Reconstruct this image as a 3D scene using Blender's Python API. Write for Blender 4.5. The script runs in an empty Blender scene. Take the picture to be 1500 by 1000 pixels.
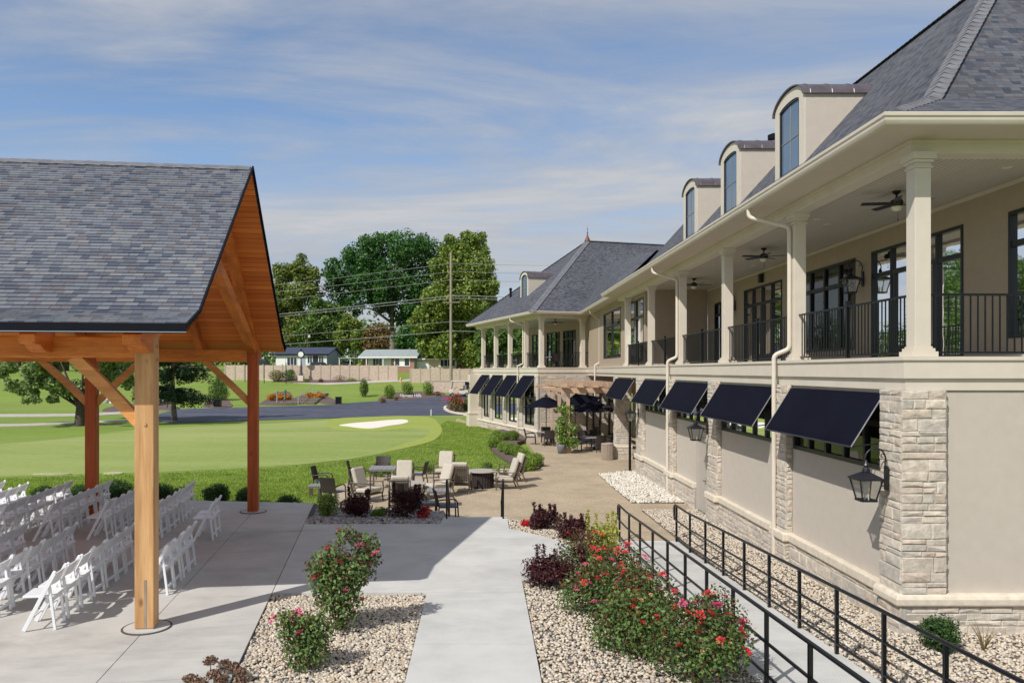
import bpy, math, random
import numpy as np
from mathutils import Vector, Matrix, geometry
R = math.radians
random.seed(7)
rng = np.random.default_rng(11)
SC = bpy.context.scene
COL = SC.collection
# ---------------------------------------------------------------- camera model
F, PX, PY, H = 1130.0, 705.0, 543.0, 3.5
def G(px, py, z=0.0):
    d = F*(H-z)/(py-PY); return ((px-PX)/F*d, d)
def AT(px, d): return (px-PX)/F*d
def ss(t):
    t = min(1.0, max(0.0, t)); return t*t*(3-2*t)
TY = [-60, 18, 24, 34, 80, 95, 105, 125, 148, 300, 900]
TZ = [-.95, -.87, -.87, -.92, -.92, -.75, -.2, 1.95, 3.4, 6, 16]
def T(x, y):
    z = float(np.interp(y, TY, TZ))
    z += .6*ss((-x-4.4)/2.2)*(1-ss((y-20.5)/13))*ss((y-17)/2)
    if x < -14: z += .5*ss((-x-14)/30)*ss((y-60)/40)*(1-ss((y-110)/15))
    return z
def GT(px, py, off=0.0):
    k = (px-PX)/F; d = 16.0; st = .5
    while d < 800:
        if H-(py-PY)*d/F <= T(k*d, d)+off:
            lo, hi = d-st, d
            for _ in range(20):
                m = (lo+hi)/2
                if H-(py-PY)*m/F <= T(k*m, m)+off: hi = m
                else: lo = m
            d = hi; break
        st = max(.3, d*.01); d += st
    return (k*d, d)
# ---------------------------------------------------------------- mesh builder
class MB:
    def __init__(s): s.v = []; s.f = []; s.m = []; s.uv = {}
    def add(s, vs, fs, m=0):
        o = len(s.v); s.v.extend([tuple(p) for p in vs])
        for f in fs: s.f.append(tuple(i+o for i in f)); s.m.append(m)
        return o
    def poly(s, pts, m=0, uv=None):
        s.add(pts, [tuple(range(len(pts)))], m)
        if uv: s.uv[len(s.f)-1] = uv
    def hexa(s, p, m=0):      # 8 points: bottom 4 ccw, top 4 ccw
        s.add(p, [(3,2,1,0),(4,5,6,7),(0,1,5,4),(1,2,6,5),(2,3,7,6),(3,0,4,7)], m)
    def box(s, x0,x1,y0,y1,z0,z1, m=0):
        s.hexa([(x0,y0,z0),(x1,y0,z0),(x1,y1,z0),(x0,y1,z0),(x0,y0,z1),(x1,y0,z1),(x1,y1,z1),(x0,y1,z1)], m)
    def obox(s, c, a, b, d, m=0):
        c,a,b,d = Vector(c),Vector(a),Vector(b),Vector(d)
        s.hexa([c-a-b-d,c+a-b-d,c+a+b-d,c-a+b-d,c-a-b+d,c+a-b+d,c+a+b+d,c-a+b+d], m)
    def beam(s, p, q, w, h, up=(0,0,1), m=0):
        p,q = Vector(p),Vector(q); t=(q-p).normalized(); up=Vector(up)
        sd = t.cross(up)
        if sd.length < 1e-4: sd = t.cross(Vector((1,0,0)))
        sd.normalize(); u = sd.cross(t).normalized()
        s.obox((p+q)/2, (q-p)/2, sd*w/2, u*h/2, m)
    def tube(s, pts, r, n=8, m=0, cap=True):
        P=[Vector(p) for p in pts]; N=len(P)
        rr = r if isinstance(r,(list,tuple)) else [r]*N
        t0=(P[1]-P[0]).normalized(); ref=Vector((0,0,1)) if abs(t0.z)<.9 else Vector((1,0,0))
        a=t0.cross(ref).normalized(); vs=[]
        for i in range(N):
            if i==0: t=P[1]-P[0]
            elif i==N-1: t=P[-1]-P[-2]
            else: t=(P[i+1]-P[i]).normalized()+(P[i]-P[i-1]).normalized()
            if t.length<1e-6: t=P[i]-P[i-1]
            t.normalize(); a=a-t*a.dot(t)
            if a.length<1e-5: a=t.cross(Vector((0,1,0)))
            a.normalize(); b=t.cross(a)
            for k in range(n):
                w=2*math.pi*k/n; vs.append(P[i]+(a*math.cos(w)+b*math.sin(w))*rr[i])
        fs=[]
        for i in range(N-1):
            for k in range(n):
                k2=(k+1)%n; fs.append((i*n+k,i*n+k2,(i+1)*n+k2,(i+1)*n+k))
        if cap: fs.append(tuple(range(n-1,-1,-1))); fs.append(tuple((N-1)*n+k for k in range(n)))
        s.add(vs,fs,m)
    def lathe(s, prof, c=(0,0,0), n=16, m=0):
        vs=[];N=len(prof)
        for r,z in prof:
            for k in range(n):
                w=2*math.pi*k/n; vs.append((c[0]+r*math.cos(w),c[1]+r*math.sin(w),c[2]+z))
        fs=[]
        for i in range(N-1):
            for k in range(n):
                k2=(k+1)%n; fs.append((i*n+k,i*n+k2,(i+1)*n+k2,(i+1)*n+k))
        if prof[0][0]>1e-4: fs.append(tuple(range(n-1,-1,-1)))
        if prof[-1][0]>1e-4: fs.append(tuple((N-1)*n+k for k in range(n)))
        s.add(vs,fs,m)
    def extrude(s, pts, vec, m=0):
        n=len(pts); vec=Vector(vec); a=[Vector(p) for p in pts]
        vs=a+[p+vec for p in a]
        fs=[tuple(range(n-1,-1,-1)), tuple(range(n,2*n))]
        fs+=[(i,(i+1)%n,n+(i+1)%n,n+i) for i in range(n)]
        s.add(vs,fs,m)
    def prism(s, xy, z0, z1, m=0):
        s.extrude([(p[0],p[1],z0) for p in xy],(0,0,z1-z0),m)
    def ball(s, c, r, n=10, k=7, m=0):
        r = r if isinstance(r,(tuple,list)) else (r,r,r)
        vs=[];
        for i in range(k+1):
            th=math.pi*i/k
            for j in range(n):
                w=2*math.pi*j/n
                vs.append((c[0]+r[0]*math.sin(th)*math.cos(w),c[1]+r[1]*math.sin(th)*math.sin(w),c[2]-r[2]*math.cos(th)))
        fs=[]
        for i in range(k):
            for j in range(n):
                j2=(j+1)%n; fs.append((i*n+j,i*n+j2,(i+1)*n+j2,(i+1)*n+j))
        s.add(vs,fs,m)
    # plane-frame box: P=(origin xy, dir xy, normal xy)
    def pbox(s, P, s0,s1,o0,o1,z0,z1,m=0):
        def q(a,o,z): return (P[0][0]+P[1][0]*a+P[2][0]*o, P[0][1]+P[1][1]*a+P[2][1]*o, z)
        s.hexa([q(s0,o0,z0),q(s1,o0,z0),q(s1,o1,z0),q(s0,o1,z0),q(s0,o0,z1),q(s1,o0,z1),q(s1,o1,z1),q(s0,o1,z1)],m)
def worldloc(o):
    L=Vector((0,0,0))
    while o: L+=o.location; o=o.parent
    return L
def obj(name, mb, mat, parent=None, smooth=False, bevel=0.0, origin=None, auto=None):
    me=bpy.data.meshes.new(name)
    off=worldloc(parent) if parent else Vector(origin or (0,0,0))
    me.from_pydata([(p[0]-off.x,p[1]-off.y,p[2]-off.z) for p in mb.v],[],mb.f)
    mats = mat if isinstance(mat,(list,tuple)) else [mat]
    for x in mats: me.materials.append(x)
    if len(mats)>1: me.polygons.foreach_set('material_index', mb.m)
    if mb.uv:
        lay=me.uv_layers.new(name='UVMap')
        for fi,uv in mb.uv.items():
            p=me.polygons[fi]
            for k,li in enumerate(p.loop_indices): lay.data[li].uv=uv[k]
    import bmesh
    bm=bmesh.new(); bm.from_mesh(me); bmesh.ops.recalc_face_normals(bm,faces=bm.faces); bm.to_mesh(me); bm.free()
    if smooth: me.polygons.foreach_set('use_smooth',[True]*len(me.polygons))
    if auto: me.set_sharp_from_angle(angle=R(auto))
    o=bpy.data.objects.new(name,me); COL.objects.link(o)
    if parent: o.parent=parent
    else: o.location=off
    if bevel:
        md=o.modifiers.new('bevel','BEVEL'); md.width=bevel; md.segments=2; md.limit_method='ANGLE'
    return o
def npmesh(name, V, Fq, mat, parent=None, smooth=False, origin=None, fm=None):
    """V (N,3) floats, Fq (M,k) ints"""
    me=bpy.data.meshes.new(name)
    off=worldloc(parent) if parent else Vector(origin or (0,0,0))
    V=np.asarray(V,dtype=np.float32)-np.array(off,dtype=np.float32)
    Fq=np.asarray(Fq,dtype=np.int32); k=Fq.shape[1]; M=Fq.shape[0]
    me.vertices.add(len(V)); me.vertices.foreach_set('co',V.ravel())
    me.loops.add(M*k); me.loops.foreach_set('vertex_index',Fq.ravel())
    me.polygons.add(M); me.polygons.foreach_set('loop_start',np.arange(0,M*k,k,dtype=np.int32))
    me.polygons.foreach_set('loop_total',np.full(M,k,dtype=np.int32))
    mats = mat if isinstance(mat,(list,tuple)) else [mat]
    for x in mats: me.materials.append(x)
    if fm is not None: me.polygons.foreach_set('material_index',np.asarray(fm,dtype=np.int32))
    if smooth: me.polygons.foreach_set('use_smooth',np.ones(M,dtype=bool))
    me.update(calc_edges=True); me.validate()
    o=bpy.data.objects.new(name,me); COL.objects.link(o)
    if parent: o.parent=parent
    else: o.location=off
    return o
def tag(o,label=None,cat=None,group=None,kind=None):
    if label: o['label']=label
    if cat: o['category']=cat
    if group: o['group']=group
    if kind: o['kind']=kind
    return o
def thing(name,label,cat,loc=(0,0,0),group=None):
    o=bpy.data.objects.new(name,None); o.empty_display_size=.2; COL.objects.link(o); o.location=loc
    return tag(o,label,cat,group)
def copy_tree(o,parent=None):
    c=o.copy(); COL.objects.link(c); c.parent=parent
    for ch in o.children: copy_tree(ch,c)
    return c
def place(o,loc,rz=0.0,label=None,group=None,sc=None):
    o.location=loc; o.rotation_euler=(0,0,rz)
    if label: o['label']=label
    if group: o['group']=group
    if sc: o.scale=(sc,sc,sc)
    return o
def struct(o): o['kind']='structure'; return o
ORD=['first','second','third','fourth','fifth','sixth','seventh','eighth','ninth','tenth']
# ---------------------------------------------------------------- materials
class NT:
    def __init__(s,name):
        s.mat=bpy.data.materials.new(name); s.mat.use_nodes=True; s.t=s.mat.node_tree
        s.b=s.t.nodes['Principled BSDF']; s.out=s.t.nodes['Material Output']
    def n(s,typ,ins=None,**kw):
        x=s.t.nodes.new(typ)
        for k,v in kw.items(): setattr(x,k,v)
        for k,v in (ins or {}).items(): s.set(x,k,v)
        return x
    def set(s,x,k,v):
        if isinstance(v,bpy.types.NodeSocket): s.t.links.new(v,x.inputs[k])
        elif hasattr(v,'outputs'): s.t.links.new(v.outputs[0],x.inputs[k])
        else:
            sk=x.inputs[k]
            if sk.type=='RGBA' and len(v)==3: v=(*v,1)
            sk.default_value=v
    def math(s,op,a,b=None,c=None):
        x=s.n('ShaderNodeMath',operation=op); s.set(x,0,a)
        if b is not None: s.set(x,1,b)
        if c is not None: s.set(x,2,c)
        return x.outputs[0]
    def mix(s,fac,a,b,bt='MIX'):
        x=s.n('ShaderNodeMix',data_type='RGBA',blend_type=bt)
        s.set(x,0,fac); s.set(x,6,a); s.set(x,7,b); return x.outputs[2]
    def ramp(s,fac,stops,interp='LINEAR'):
        x=s.n('ShaderNodeValToRGB'); s.set(x,0,fac); cr=x.color_ramp; cr.interpolation=interp
        while len(cr.elements)>1: cr.elements.remove(cr.elements[-1])
        cr.elements[0].position=stops[0][0]; cr.elements[0].color=(*stops[0][1],1)
        for p,c in stops[1:]:
            e=cr.elements.new(p); e.color=(*c,1)
        return x.outputs[0]
    def noise(s,vec,scale,detail=4,rough=.55,dist=0):
        return s.n('ShaderNodeTexNoise',{'Vector':vec,'Scale':scale,'Detail':detail,'Roughness':rough,'Distortion':dist}).outputs[0]
    def coord(s,kind='Object',scale=None):
        c=s.n('ShaderNodeTexCoord').outputs[kind]
        if scale is None: return c
        return s.n('ShaderNodeMapping',{'Vector':c,'Scale':scale}).outputs[0]
    def pos(s,scale=None):
        c=s.n('ShaderNodeNewGeometry').outputs['Position']
        if scale is None: return c
        return s.n('ShaderNodeMapping',{'Vector':c,'Scale':scale}).outputs[0]
    def bump(s,h,strength=.3,dist=.02):
        x=s.n('ShaderNodeBump',{'Height':h,'Strength':strength,'Distance':dist}); s.set(s.b,'Normal',x.outputs[0])
    def base(s,c,rough=.7,metal=0,spec=None):
        s.set(s.b,'Base Color',c); s.set(s.b,'Roughness',rough); s.set(s.b,'Metallic',metal)
        if spec is not None: s.set(s.b,'Specular IOR Level',spec)
        return s.mat
def mul(c,k): return tuple(min(1,x*k) for x in c)
def plain(name,c,rough=.6,var=.12,scale=6,bump=.0,bscale=60,metal=0,spec=None,world=True,stain=0):
    m=NT(name); p=m.pos() if world else m.coord()
    n=m.noise(p,scale,5)
    col=m.ramp(n,[(.3,mul(c,1-var)),(.7,mul(c,1+var))])
    if stain:
        n3=m.noise(p,.55,6,.65); col=m.mix(m.ramp(n3,[(.45,(0,0,0)),(.75,(stain,)*3)]),col,mul(c,.6))
    if bump: m.bump(m.noise(p,bscale,4),bump,.01)
    return m.base(col,rough,metal,spec)
def leafmat(name,dark,light,extra=None,trans=.3):
    m=NT(name); ri=m.n('ShaderNodeNewGeometry').outputs['Random Per Island']
    st=[(0,dark),(.55,tuple((a+b)/2 for a,b in zip(dark,light))),(1,light)]
    if extra: st=[(0,dark),(.5,tuple((a+b)/2 for a,b in zip(dark,light))),(.86,light),(.9,extra),(1,extra)]
    col=m.ramp(ri,st)
    big=m.noise(m.pos(),.9,3)
    col=m.mix(1.0,col,m.ramp(big,[(.3,(.7,.72,.7)),(.7,(1.2,1.18,1.1))]),'MULTIPLY')
    m.base(col,.55,0,.35)
    tr=m.n('ShaderNodeBsdfTranslucent',{'Color':col}); mx=m.n('ShaderNodeMixShader',{0:trans})
    m.t.links.new(m.b.outputs[0],mx.inputs[1]); m.t.links.new(tr.outputs[0],mx.inputs[2]); m.t.links.new(mx.outputs[0],m.out.inputs[0])
    return m.mat
def islandmat(name,stops,rough=.6,bump=.2,bscale=40,interp='CONSTANT',nscale=25,nv=.12):
    m=NT(name); ri=m.n('ShaderNodeNewGeometry').outputs['Random Per Island']
    col=m.ramp(ri,stops,interp); n=m.noise(m.pos(),nscale,4)
    col=m.mix(1.0,col,m.ramp(n,[(.3,(1-nv,)*3),(.7,(1+nv,)*3)]),'MULTIPLY')
    if bump: m.bump(m.noise(m.pos(),bscale,5),bump,.012)
    return m.base(col,rough)
def shingle(name,tones,tab=.26,course=.104,gap=.06,tonefac=1.0):
    m=NT(name); uv=m.n('ShaderNodeSeparateXYZ',{0:m.coord('UV')})
    v=m.math('DIVIDE',uv.outputs[1],course); row=m.math('FLOOR',v); fv=m.math('FRACT',v)
    rr=m.n('ShaderNodeTexWhiteNoise',{'W':row},noise_dimensions='1D').outputs[0]
    u=m.math('ADD',m.math('DIVIDE',uv.outputs[0],tab),m.math('MULTIPLY',rr,37.0))
    wob=m.math('MULTIPLY',m.n('ShaderNodeTexNoise',{'Vector':m.n('ShaderNodeCombineXYZ',{0:u,1:m.math('MULTIPLY',row,3.7)}).outputs[0],'Scale':.7,'Detail':1}).outputs[0],1.5)
    u=m.math('ADD',u,wob); tabi=m.math('FLOOR',u); fu=m.math('FRACT',u)
    wn=m.n('ShaderNodeTexWhiteNoise',{'Vector':m.n('ShaderNodeCombineXYZ',{0:tabi,1:row}).outputs[0]},noise_dimensions='2D').outputs[0]
    col=m.ramp(wn,tones,'CONSTANT')
    gr=m.noise(m.pos(),55,4,.7); col=m.mix(1.0,col,m.ramp(gr,[(.3,(.8,)*3),(.7,(1.18,)*3)]),'MULTIPLY')
    big=m.noise(m.pos(),.35,3); col=m.mix(1.0,col,m.ramp(big,[(.3,(.88,)*3),(.7,(1.1,)*3)]),'MULTIPLY')
    edge=m.math('MAXIMUM',m.math('LESS_THAN',fu,gap),m.math('LESS_THAN',fv,.09))
    col=m.mix(m.math('MULTIPLY',edge,.45),col,(.012,.013,.016))
    h=m.math('ADD',m.math('SUBTRACT',1.0,fv),m.math('MULTIPLY',wn,.5)); h=m.math('SUBTRACT',h,m.math('MULTIPLY',edge,.5))
    m.bump(h,.35,.012)
    return m.base(col,.85,0,.25)
def woodmat(name,c1,c2,axis=2,knots=True,rough=.5):
    sc=[16,16,16]; sc[axis]=.9
    m=NT(name); p=m.pos(tuple(sc)); n=m.noise(p,1.0,6,.65,1.4)
    n2=m.noise(m.pos(tuple(3.5 if i!=axis else .35 for i in range(3))),1.0,3)
    col=m.ramp(n,[(.25,c1),(.5,tuple((a+b)/2 for a,b in zip(c1,c2))),(.75,c2)])
    col=m.mix(1.0,col,m.ramp(n2,[(.3,(.68,.62,.56)),(.7,(1.15,1.15,1.15))]),'MULTIPLY')
    ks=[2.2]*3; ks[axis]=1.1
    kn=m.n('ShaderNodeTexVoronoi',{'Vector':m.pos(tuple(ks)),'Scale':1.0}).outputs['Distance']
    col=m.mix(m.ramp(kn,[(.035,(.75,)*3),(.09,(0,0,0))]),col,mul(c1,.35))
    m.bump(n,.25,.006)
    return m.base(col,rough,0,.35)
def boards(name,c1,c2,w=.14,axis_uv=1,groove=.07,rough=.55):
    m=NT(name); uv=m.n('ShaderNodeSeparateXYZ',{0:m.coord('UV')})
    v=m.math('DIVIDE',uv.outputs[axis_uv],w); row=m.math('FLOOR',v); fv=m.math('FRACT',v)
    rr=m.n('ShaderNodeTexWhiteNoise',{'W':row},noise_dimensions='1D').outputs[0]
    vec=m.n('ShaderNodeCombineXYZ',{0:m.math('ADD',m.math('MULTIPLY',uv.outputs[1-axis_uv],.8),m.math('MULTIPLY',rr,50.)),1:m.math('MULTIPLY',v,3.0)}).outputs[0]
    n=m.noise(vec,1.2,5,.6,.5); f=m.math('ADD',m.math('MULTIPLY',n,.65),m.math('MULTIPLY',rr,.35))
    col=m.ramp(f,[(.25,c1),(.7,c2)])
    g=m.math('LESS_THAN',fv,groove); col=m.mix(m.math('MULTIPLY',g,.75),col,mul(c1,.2))
    m.bump(m.math('SUBTRACT',1.0,g),.5,.01)
    return m.base(col,rough)
M={}
M['trim']=plain('trim_paint',(.63,.565,.475),.5,.04,3,.04,90,stain=.10)
M['soffit']=plain('soffit_paint',(.56,.49,.41),.6,.03,3)
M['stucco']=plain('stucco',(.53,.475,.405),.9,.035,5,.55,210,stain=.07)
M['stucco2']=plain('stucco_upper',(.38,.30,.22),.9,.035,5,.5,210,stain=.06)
M['capstone']=plain('cap_stone',(.66,.585,.47),.85,.12,9,.6,70,stain=.25)
M['stone']=islandmat('ashlar_stone',[(0,(.49,.43,.355)),(.16,(.54,.475,.395)),(.32,(.50,.42,.34)),(.44,(.56,.50,.42)),(.58,(.47,.43,.37)),(.72,(.57,.50,.41)),(.88,(.51,.455,.395))],.9,1.0,24,nscale=9,nv=.2)
M['mortar']=plain('mortar',(.40,.385,.355),.95,.12,30,.5,120)
def concrete(name,c,stain,seed=0):
    m=NT(name); p=m.pos()
    col=m.ramp(m.noise(p,1.1,8,.62),[(.28,mul(c,.84)),(.5,c),(.72,mul(c,1.10))])
    sp=m.noise(p,95,3,.8); col=m.mix(1.0,col,m.ramp(sp,[(.30,(.80,)*3),(.5,(1,)*3),(.75,(1.10,)*3)]),'MULTIPLY')
    st=m.noise(m.pos((.55,1.2,1)),.5,7,.68,.8); col=m.mix(m.ramp(st,[(.50,(0,0,0)),(.72,(stain,)*3)]),col,mul(c,.62))
    br=m.noise(m.pos((4,170,1)),1.0,2); col=m.mix(1.0,col,m.ramp(br,[(.3,(.95,)*3),(.7,(1.04,)*3)]),'MULTIPLY')
    m.bump(sp,.25,.006); return m.base(col,.85)
M['concrete']=concrete('concrete',(.52,.505,.47),.85)
M['concrete2']=concrete('concrete_walk',(.56,.55,.52),.55)
M['joint']=plain('joint_filler',(.07,.07,.07),.9,.1)
M['rail']=plain('black_paint',(.004,.0045,.006),.3,.1,20,0,spec=.4)
M['iron']=plain('wrought_iron',(.010,.010,.016),.4,.15,30,spec=.5)
M['winframe']=plain('window_frame',(.008,.010,.014),.4,.1,8)
M['awning']=NT('awning_fabric')
_m=M['awning']; _w=_m.n('ShaderNodeTexWave',{'Vector':_m.pos(),'Scale':60,'Distortion':.6,'Detail':2}).outputs[0]
_c=_m.mix(_m.ramp(_m.noise(_m.pos(),1.3,5),[(.35,(0,0,0)),(.75,(.5,)*3)]),(.0025,.003,.010),(.006,.007,.018)); _m.bump(_w,.15,.002); M['awning']=_m.base(_c,.85,0,.12)
M['white']=plain('white_resin',(.80,.81,.83),.35,.03,4)
M['whitepaint']=plain('white_paint',(.78,.78,.76),.5,.05,4)
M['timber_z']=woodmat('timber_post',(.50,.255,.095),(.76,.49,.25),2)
M['timber_z_shaded']=woodmat('timber_post_shaded',(.37,.065,.014),(.55,.135,.03),2)  # rear posts: shade under the roof put into a darker, redder post colour
M['timber_x']=woodmat('timber_beam',(.52,.145,.020),(.80,.32,.065),0)
M['timber_y']=woodmat('timber_rafter',(.50,.13,.018),(.76,.265,.05),1)
M['timber_red']=woodmat('timber_stained',(.30,.075,.028),(.44,.14,.055),2)
M['timber_redx']=woodmat('timber_stained_beam',(.30,.075,.028),(.44,.14,.055),0)
M['brace']=woodmat('timber_brace',(.50,.19,.05),(.74,.38,.13),0)
M['deck']=boards('deck_boards',(.56,.135,.016),(.82,.265,.045),.15,1,.08)
M['bead']=boards('bead_board',(.50,.455,.40),(.54,.49,.43),.105,1,.16,.6)
TONES=[(0,(.125,.135,.17)),(.14,(.195,.205,.235)),(.36,(.165,.172,.20)),(.54,(.235,.235,.245)),(.66,(.175,.158,.172)),(.75,(.205,.215,.245)),(.90,(.095,.108,.15))]
M['shingle']=shingle('roof_shingles',[(p,(c[0]*.84,c[1]*.86,c[2]*.88)) for p,c in TONES],.155)
M['shingle2']=shingle('slate_shingles',[(p,(c[0]*.50,c[1]*.505,c[2]*.52)) for p,c in TONES],.155)
M['shingle_plain']=plain('ridge_shingles',(.15,.15,.17),.85,.25,5,.5,60)
M['flash']=plain('drip_edge',(.008,.009,.014),.8,.1,spec=.12)
M['copper']=plain('aged_copper',(.15,.125,.135),.4,.25,3,0,metal=.5)
M['copper2']=plain('finial_copper',(.14,.065,.045),.55,.2,8,metal=.4)
M['cushion']=plain('cushion_fabric',(.50,.45,.375),.9,.06,8,.25,160)
M['wicker']=plain('dark_wicker',(.035,.026,.024),.55,.3,60,.5,130)
M['bronze']=plain('bronze_frame',(.095,.072,.055),.45,.2,20)
M['sling']=plain('navy_sling',(.035,.05,.13),.6,.15,30,.2,200)
M['tabletop']=plain('stone_table_top',(.40,.36,.31),.6,.15,30)
M['greytop']=plain('grey_slat_top',(.25,.245,.25),.6,.12,20)
M['planter']=plain('pot_glaze',(.16,.17,.18),.5,.2,8)
M['pergola']=woodmat('cedar',(.46,.33,.24),(.62,.48,.37),2)
M['pergola_x']=woodmat('cedar_beam',(.46,.30,.21),(.62,.45,.33),0)
M['bin']=plain('ribbed_bin',(.36,.29,.23),.8,.1,10)
M['bark']=plain('bark',(.075,.058,.045),.95,.35,7,.9,22)
M['bark2']=plain('pale_bark',(.20,.165,.13),.95,.35,5,.8,12)
M['pole']=plain('pole_wood',(.30,.255,.20),.9,.2,3)
M['fence']=plain('stone_look_fence',(.50,.40,.32),.85,.22,5,.5,14)
M['fencepost']=plain('fence_post',(.44,.36,.28),.8,.06,6)
M['brick']=NT('red_brick'); _m=M['brick']
_b=_m.n('ShaderNodeTexBrick',{'Vector':_m.n('ShaderNodeVectorRotate',{'Vector':_m.pos(),'Angle':R(-90)},rotation_type='X_AXIS').outputs[0],'Color1':(.36,.11,.06,1),'Color2':(.26,.08,.045,1),'Mortar':(.4,.36,.32,1),'Scale':1.0,'Brick Width':.4,'Row Height':.14,'Mortar Size':.02})
M['brick']=_m.base(_b.outputs[0],.9)
M['siding_grey']=plain('grey_siding',(.30,.36,.42),.8,.05,3)
M['siding_white']=plain('white_siding',(.72,.74,.75),.7,.05,3)
M['siding_tan']=plain('tan_siding',(.60,.49,.40),.8,.05,3)
M['houseroof']=plain('house_roof_grey',(.30,.34,.34),.85,.12,1.5)
M['houseroof_dark']=plain('house_roof_dark',(.045,.055,.10),.85,.15,1.5)
M['darkpane']=plain('dark_glass',(.02,.03,.05),.08,.2,2,spec=.6)
M['dormerpane']=plain('sky_painted_glass',(.12,.165,.23),.06,.08,1,spec=.8)  # pale blue sky reflection put into the pane's base colour
M['carpaint']=plain('dark_car_paint',(.03,.035,.05),.2,.1,2,spec=.6)
M['rubber']=plain('rubber',(.015,.015,.015),.8)
M['greenpost']=plain('green_post',(.04,.14,.09),.6)
M['orange']=leafmat('orange_blooms',(.42,.13,.01),(.75,.33,.03),None,.1)
M['red_bloom']=leafmat('red_blooms',(.50,.012,.02),(.78,.03,.05),None,.15)
M['pink_bloom']=leafmat('pink_blooms',(.62,.02,.14),(.85,.10,.30),None,.15)
M['peach_bloom']=leafmat('peach_blooms',(.55,.28,.10),(.70,.42,.2),None,.15)
M['lf_rose']=leafmat('rose_leaves',(.07,.145,.042),(.23,.34,.10),(.15,.07,.045))
M['lf_rose_red']=leafmat('red_tinged_rose_leaves',(.09,.05,.03),(.20,.09,.055),(.24,.045,.04))
M['lf_maroon']=leafmat('maroon_leaves',(.03,.010,.016),(.12,.03,.04),(.16,.06,.04))
M['lf_box']=leafmat('boxwood_leaves',(.02,.06,.016),(.085,.18,.04))
M['lf_boxlight']=leafmat('light_boxwood_leaves',(.12,.22,.03),(.34,.48,.085))
M['lf_lime']=leafmat('lime_leaves',(.28,.32,.05),(.60,.60,.12))
M['lf_vine']=leafmat('vine_leaves',(.10,.20,.02),(.28,.40,.07))
M['lf_oak']=leafmat('oak_leaves',(.028,.10,.026),(.11,.25,.055))
M['lf_maple']=leafmat('maple_leaves',(.08,.16,.03),(.30,.39,.07),(.36,.36,.07))
M['lf_mid']=leafmat('mid_leaves',(.06,.13,.03),(.20,.31,.065))
M['lf_yellow']=leafmat('yellowing_leaves',(.07,.13,.028),(.25,.32,.065),(.36,.33,.06))
M['lf_pale']=leafmat('pale_green_leaves',(.12,.20,.06),(.40,.52,.21))
M['lf_spruce']=leafmat('spruce_needles',(.016,.045,.018),(.06,.12,.045),None,.12)
M['lf_grassy']=leafmat('ornamental_grass',(.10,.10,.03),(.30,.27,.10),(.20,.26,.06))
M['lf_dry']=leafmat('dried_heads',(.11,.055,.04),(.34,.22,.15),None,.1)
M['lf_rust']=leafmat('rust_leaves',(.15,.11,.04),(.29,.20,.07))
M['grassblade']=leafmat('grass_blades',(.19,.29,.035),(.36,.47,.085),None,.45)
M['pebble']=islandmat('river_pebbles',[(0,(.52,.43,.32)),(.18,(.60,.52,.40)),(.34,(.46,.39,.31)),(.46,(.66,.59,.48)),(.58,(.37,.34,.31)),(.66,(.50,.38,.27)),(.74,(.60,.54,.45)),(.93,(.27,.23,.21))],.65,.25,60)
M['pebble_white']=islandmat('white_pebbles',[(0,(.62,.57,.48)),(.2,(.70,.65,.56)),(.45,(.58,.50,.40)),(.6,(.76,.72,.64)),(.85,(.48,.45,.40))],.65,.25,60)
M['pebble_grey']=islandmat('grey_rock',[(0,(.30,.29,.29)),(.2,(.42,.40,.38)),(.45,(.24,.22,.22)),(.6,(.50,.47,.44)),(.85,(.34,.26,.22))],.7,.25,60)
M['soil']=plain('bed_soil',(.15,.125,.10),.95,.25,14,.6,60)
M['mulch']=plain('bark_mulch',(.125,.085,.075),.95,.45,11,1.0,28)
M['sand']=plain('bunker_sand',(.78,.72,.62),.95,.05,4,.3,20)
M['drysand']=plain('dry_sandy_turf',(.42,.40,.24),.95,.15,6)
M['boulder']=plain('pale_boulder',(.52,.50,.47),.9,.3,2.5,.8,9)
def aggregate():
    m=NT('exposed_aggregate'); v=m.n('ShaderNodeTexVoronoi',{'Vector':m.pos(),'Scale':46.0})
    sp=m.n('ShaderNodeSeparateXYZ',{0:v.outputs['Color']})
    col=m.ramp(sp.outputs[0],[(0,(.31,.235,.15)),(.3,(.43,.345,.235)),(.6,(.53,.44,.315)),(.85,(.37,.30,.22))],'LINEAR')
    big=m.noise(m.pos(),.8,6,.65); col=m.mix(1.0,col,m.ramp(big,[(.3,(.80,.78,.76)),(.7,(1.12,1.1,1.08))]),'MULTIPLY')
    m.bump(v.outputs['Distance'],.4,.006)
    return m.base(col,.8)
M['aggregate']=aggregate()
def asphalt():
    m=NT('asphalt'); n=m.noise(m.pos(),1.0,6,.6); n2=m.noise(m.pos((.06,.5,1)),1.0,4)
    col=m.ramp(n,[(.3,(.055,.06,.088)),(.7,(.088,.095,.130))])
    col=m.mix(1.0,col,m.ramp(n2,[(.35,(.8,.8,.8)),(.65,(1.25,1.25,1.25))]),'MULTIPLY')
    m.bump(m.noise(m.pos(),90,3),.3,.005); return m.base(col,.75,0,.3)
M['asphalt']=asphalt()
def turf(name,c1,c2,stripe=0,fine=30,patch=.5,dry=None):
    m=NT(name); n=m.noise(m.pos((1,.6,1)),fine,5,.65); b=m.noise(m.pos((.25,.55,1)),patch,5,.6)
    f=m.math('ADD',m.math('MULTIPLY',n,.55),m.math('MULTIPLY',b,.45))
    col=m.ramp(f,[(.32,c1),(.66,c2)])
    if dry: col=m.mix(m.ramp(m.noise(m.pos((.12,.5,1)),.5,5,.6),[(.44,(0,0,0)),(.72,(.75,)*3)]),col,dry)
    m.bump(m.noise(m.pos(),fine*2,4,.7),.6,.04); return m.base(col,.9,0,.2)
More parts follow.
